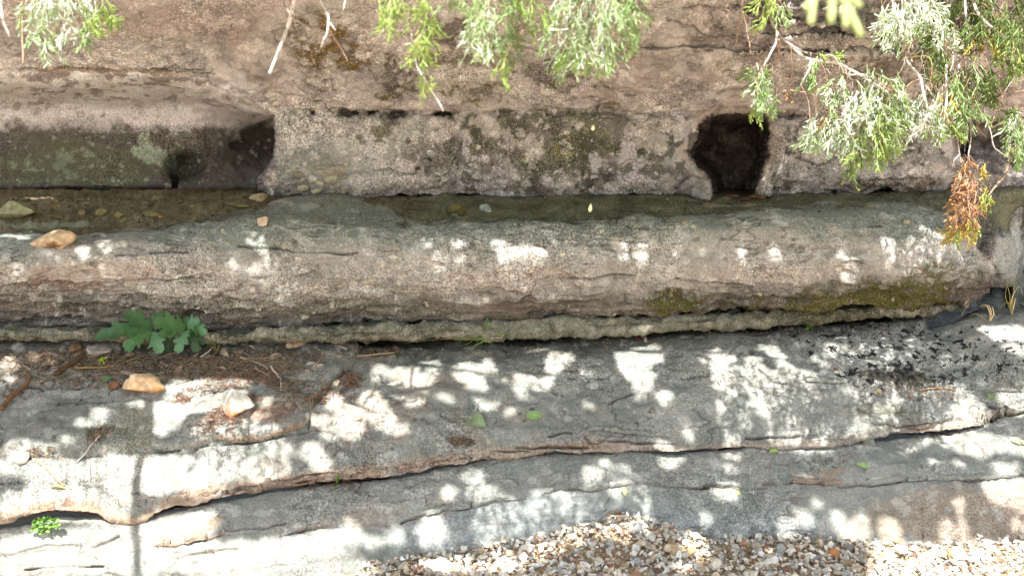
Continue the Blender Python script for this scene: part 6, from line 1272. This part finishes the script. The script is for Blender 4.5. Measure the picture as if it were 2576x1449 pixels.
# ------------------------------------------------------------------ fallen juniper needles
def needles(acc, r, cu, cv, ru, rv, n, pal, L=16, pile=.008, ang=0):
    a = math.radians(ang)
    for k in range(n):
        rr, th = r.random() ** .6, r.uniform(0, 2 * np.pi); x, y = ru * rr * math.cos(th), rv * rr * math.sin(th); u, v = cu + x * math.cos(a) - y * math.sin(a), cv + x * math.sin(a) + y * math.cos(a)
        q = cast((0, 0, CAM_Z), ray(u, v), 12)
        if q is None: continue
        p, nn = np.array(q[0]), np.array(q[1]); px = p[1] / FPX; nn = nn if nn[2] > 0 else -nn
        d = np.cross(nn, r.normal(size=3)); d /= np.linalg.norm(d) + 1e-9; d = d + nn * r.normal(0, .25); l = L * px * r.uniform(.5, 1.4); c = p + nn * r.uniform(.001, pile) * (1 - rr * .6)
        m = c + np.cross(d, nn) * l * r.normal(0, .12)
        tube(acc, [c - d * l * .5, m, c + d * l * .5], 1.5 * px * .5, 1.0 * px * .5, 3, np.asarray(pal[r.integers(len(pal))]) * r.uniform(.7, 1.25))
r = np.random.default_rng(31)
RED = [lin(136, 100, 78, 1.2), lin(118, 88, 70, 1.2), lin(156, 116, 90, 1.2), lin(100, 78, 62, 1.1)]; BRN = [lin(112, 94, 76, 1.2), lin(90, 76, 62, 1.2), lin(138, 116, 94, 1.25), lin(160, 138, 112, 1.3)]
CL = [('reddish needle clump beside the cream pebble on the slab', 880, 956, 34, 22, 150, RED, 10), ('dark needle clump below the pale broken twig', 706, 968, 44, 18, 160, BRN, 12), ('small oval needle nest on the slab below the broad pale leaf', 1158, 1111, 32, 11, 150, BRN, 5), ('needle tuft caught behind the pale crooked twig at lower left', 250, 1092, 36, 16, 130, BRN, -20),
      ('matted brown needles beside the white knobbly stone', 118, 1140, 58, 15, 200, BRN, 5), ('needle fringe along the broken flake edge', 720, 1062, 52, 14, 120, RED, -18), ('needle drift on the flake step', 795, 1006, 34, 12, 100, BRN, -6), ('small needle bunch right of the white pointed rock', 640, 1003, 24, 8, 50, RED, 15), ('rust needle bunch left of the white pointed rock', 458, 1005, 20, 12, 70, RED, 0), ('curved needle drift in the hollow at right', 2270, 1064, 40, 8, 80, BRN, 10)]
for lb, cu, cv, ru, rv, n, pal, an in CL:
    a = Acc(); needles(a, r, cu, cv, ru, rv, n, pal, 17, .016, an); o = a.build('needle_clump', M_LITTER); p, _ = hit(cu, cv); recenter(o, p); props(o, lb, 'needles')
a = Acc()
for cu, cv, ru, rv, n, pal, an in [(330, 915, 330, 30, 1300, BRN, 3), (480, 925, 260, 30, 1100, BRN, 0), (130, 920, 150, 34, 500, BRN, 0), (250, 962, 180, 18, 320, BRN, -3), (640, 950, 130, 24, 260, RED, -8), (550, 975, 120, 14, 120, RED, -8), (780, 985, 90, 30, 130, RED, 0), (560, 1055, 60, 34, 160, RED, -20), (520, 1080, 50, 30, 90, RED, -20), (1060, 1170, 220, 12, 110, RED, -8), (1450, 1122, 120, 8, 40, RED, -3), (860, 1215, 90, 10, 90, RED, -10), (700, 900, 120, 18, 220, BRN, 0), (960, 884, 60, 8, 60, BRN, -4), (400, 1255, 120, 20, 50, RED, -8), (1000, 1010, 260, 70, 90, RED, 0), (900, 1090, 120, 50, 60, RED, 0), (2300, 990, 120, 16, 50, RED, 5), (2100, 1160, 90, 20, 30, RED, 0), (2380, 1090, 60, 6, 40, BRN, -10), (330, 975, 40, 20, 60, BRN, 0), (110, 1240, 90, 40, 30, RED, 0), (60, 950, 60, 40, 140, BRN, 0), (1800, 960, 300, 60, 40, RED, 0)]:
    needles(a, r, cu, cv, ru, rv, n, pal, 16, .010, an)
o = a.build('needle_litter', M_LITTER); props(o, 'brown juniper needle litter strewn over the middle slab', kind='stuff')
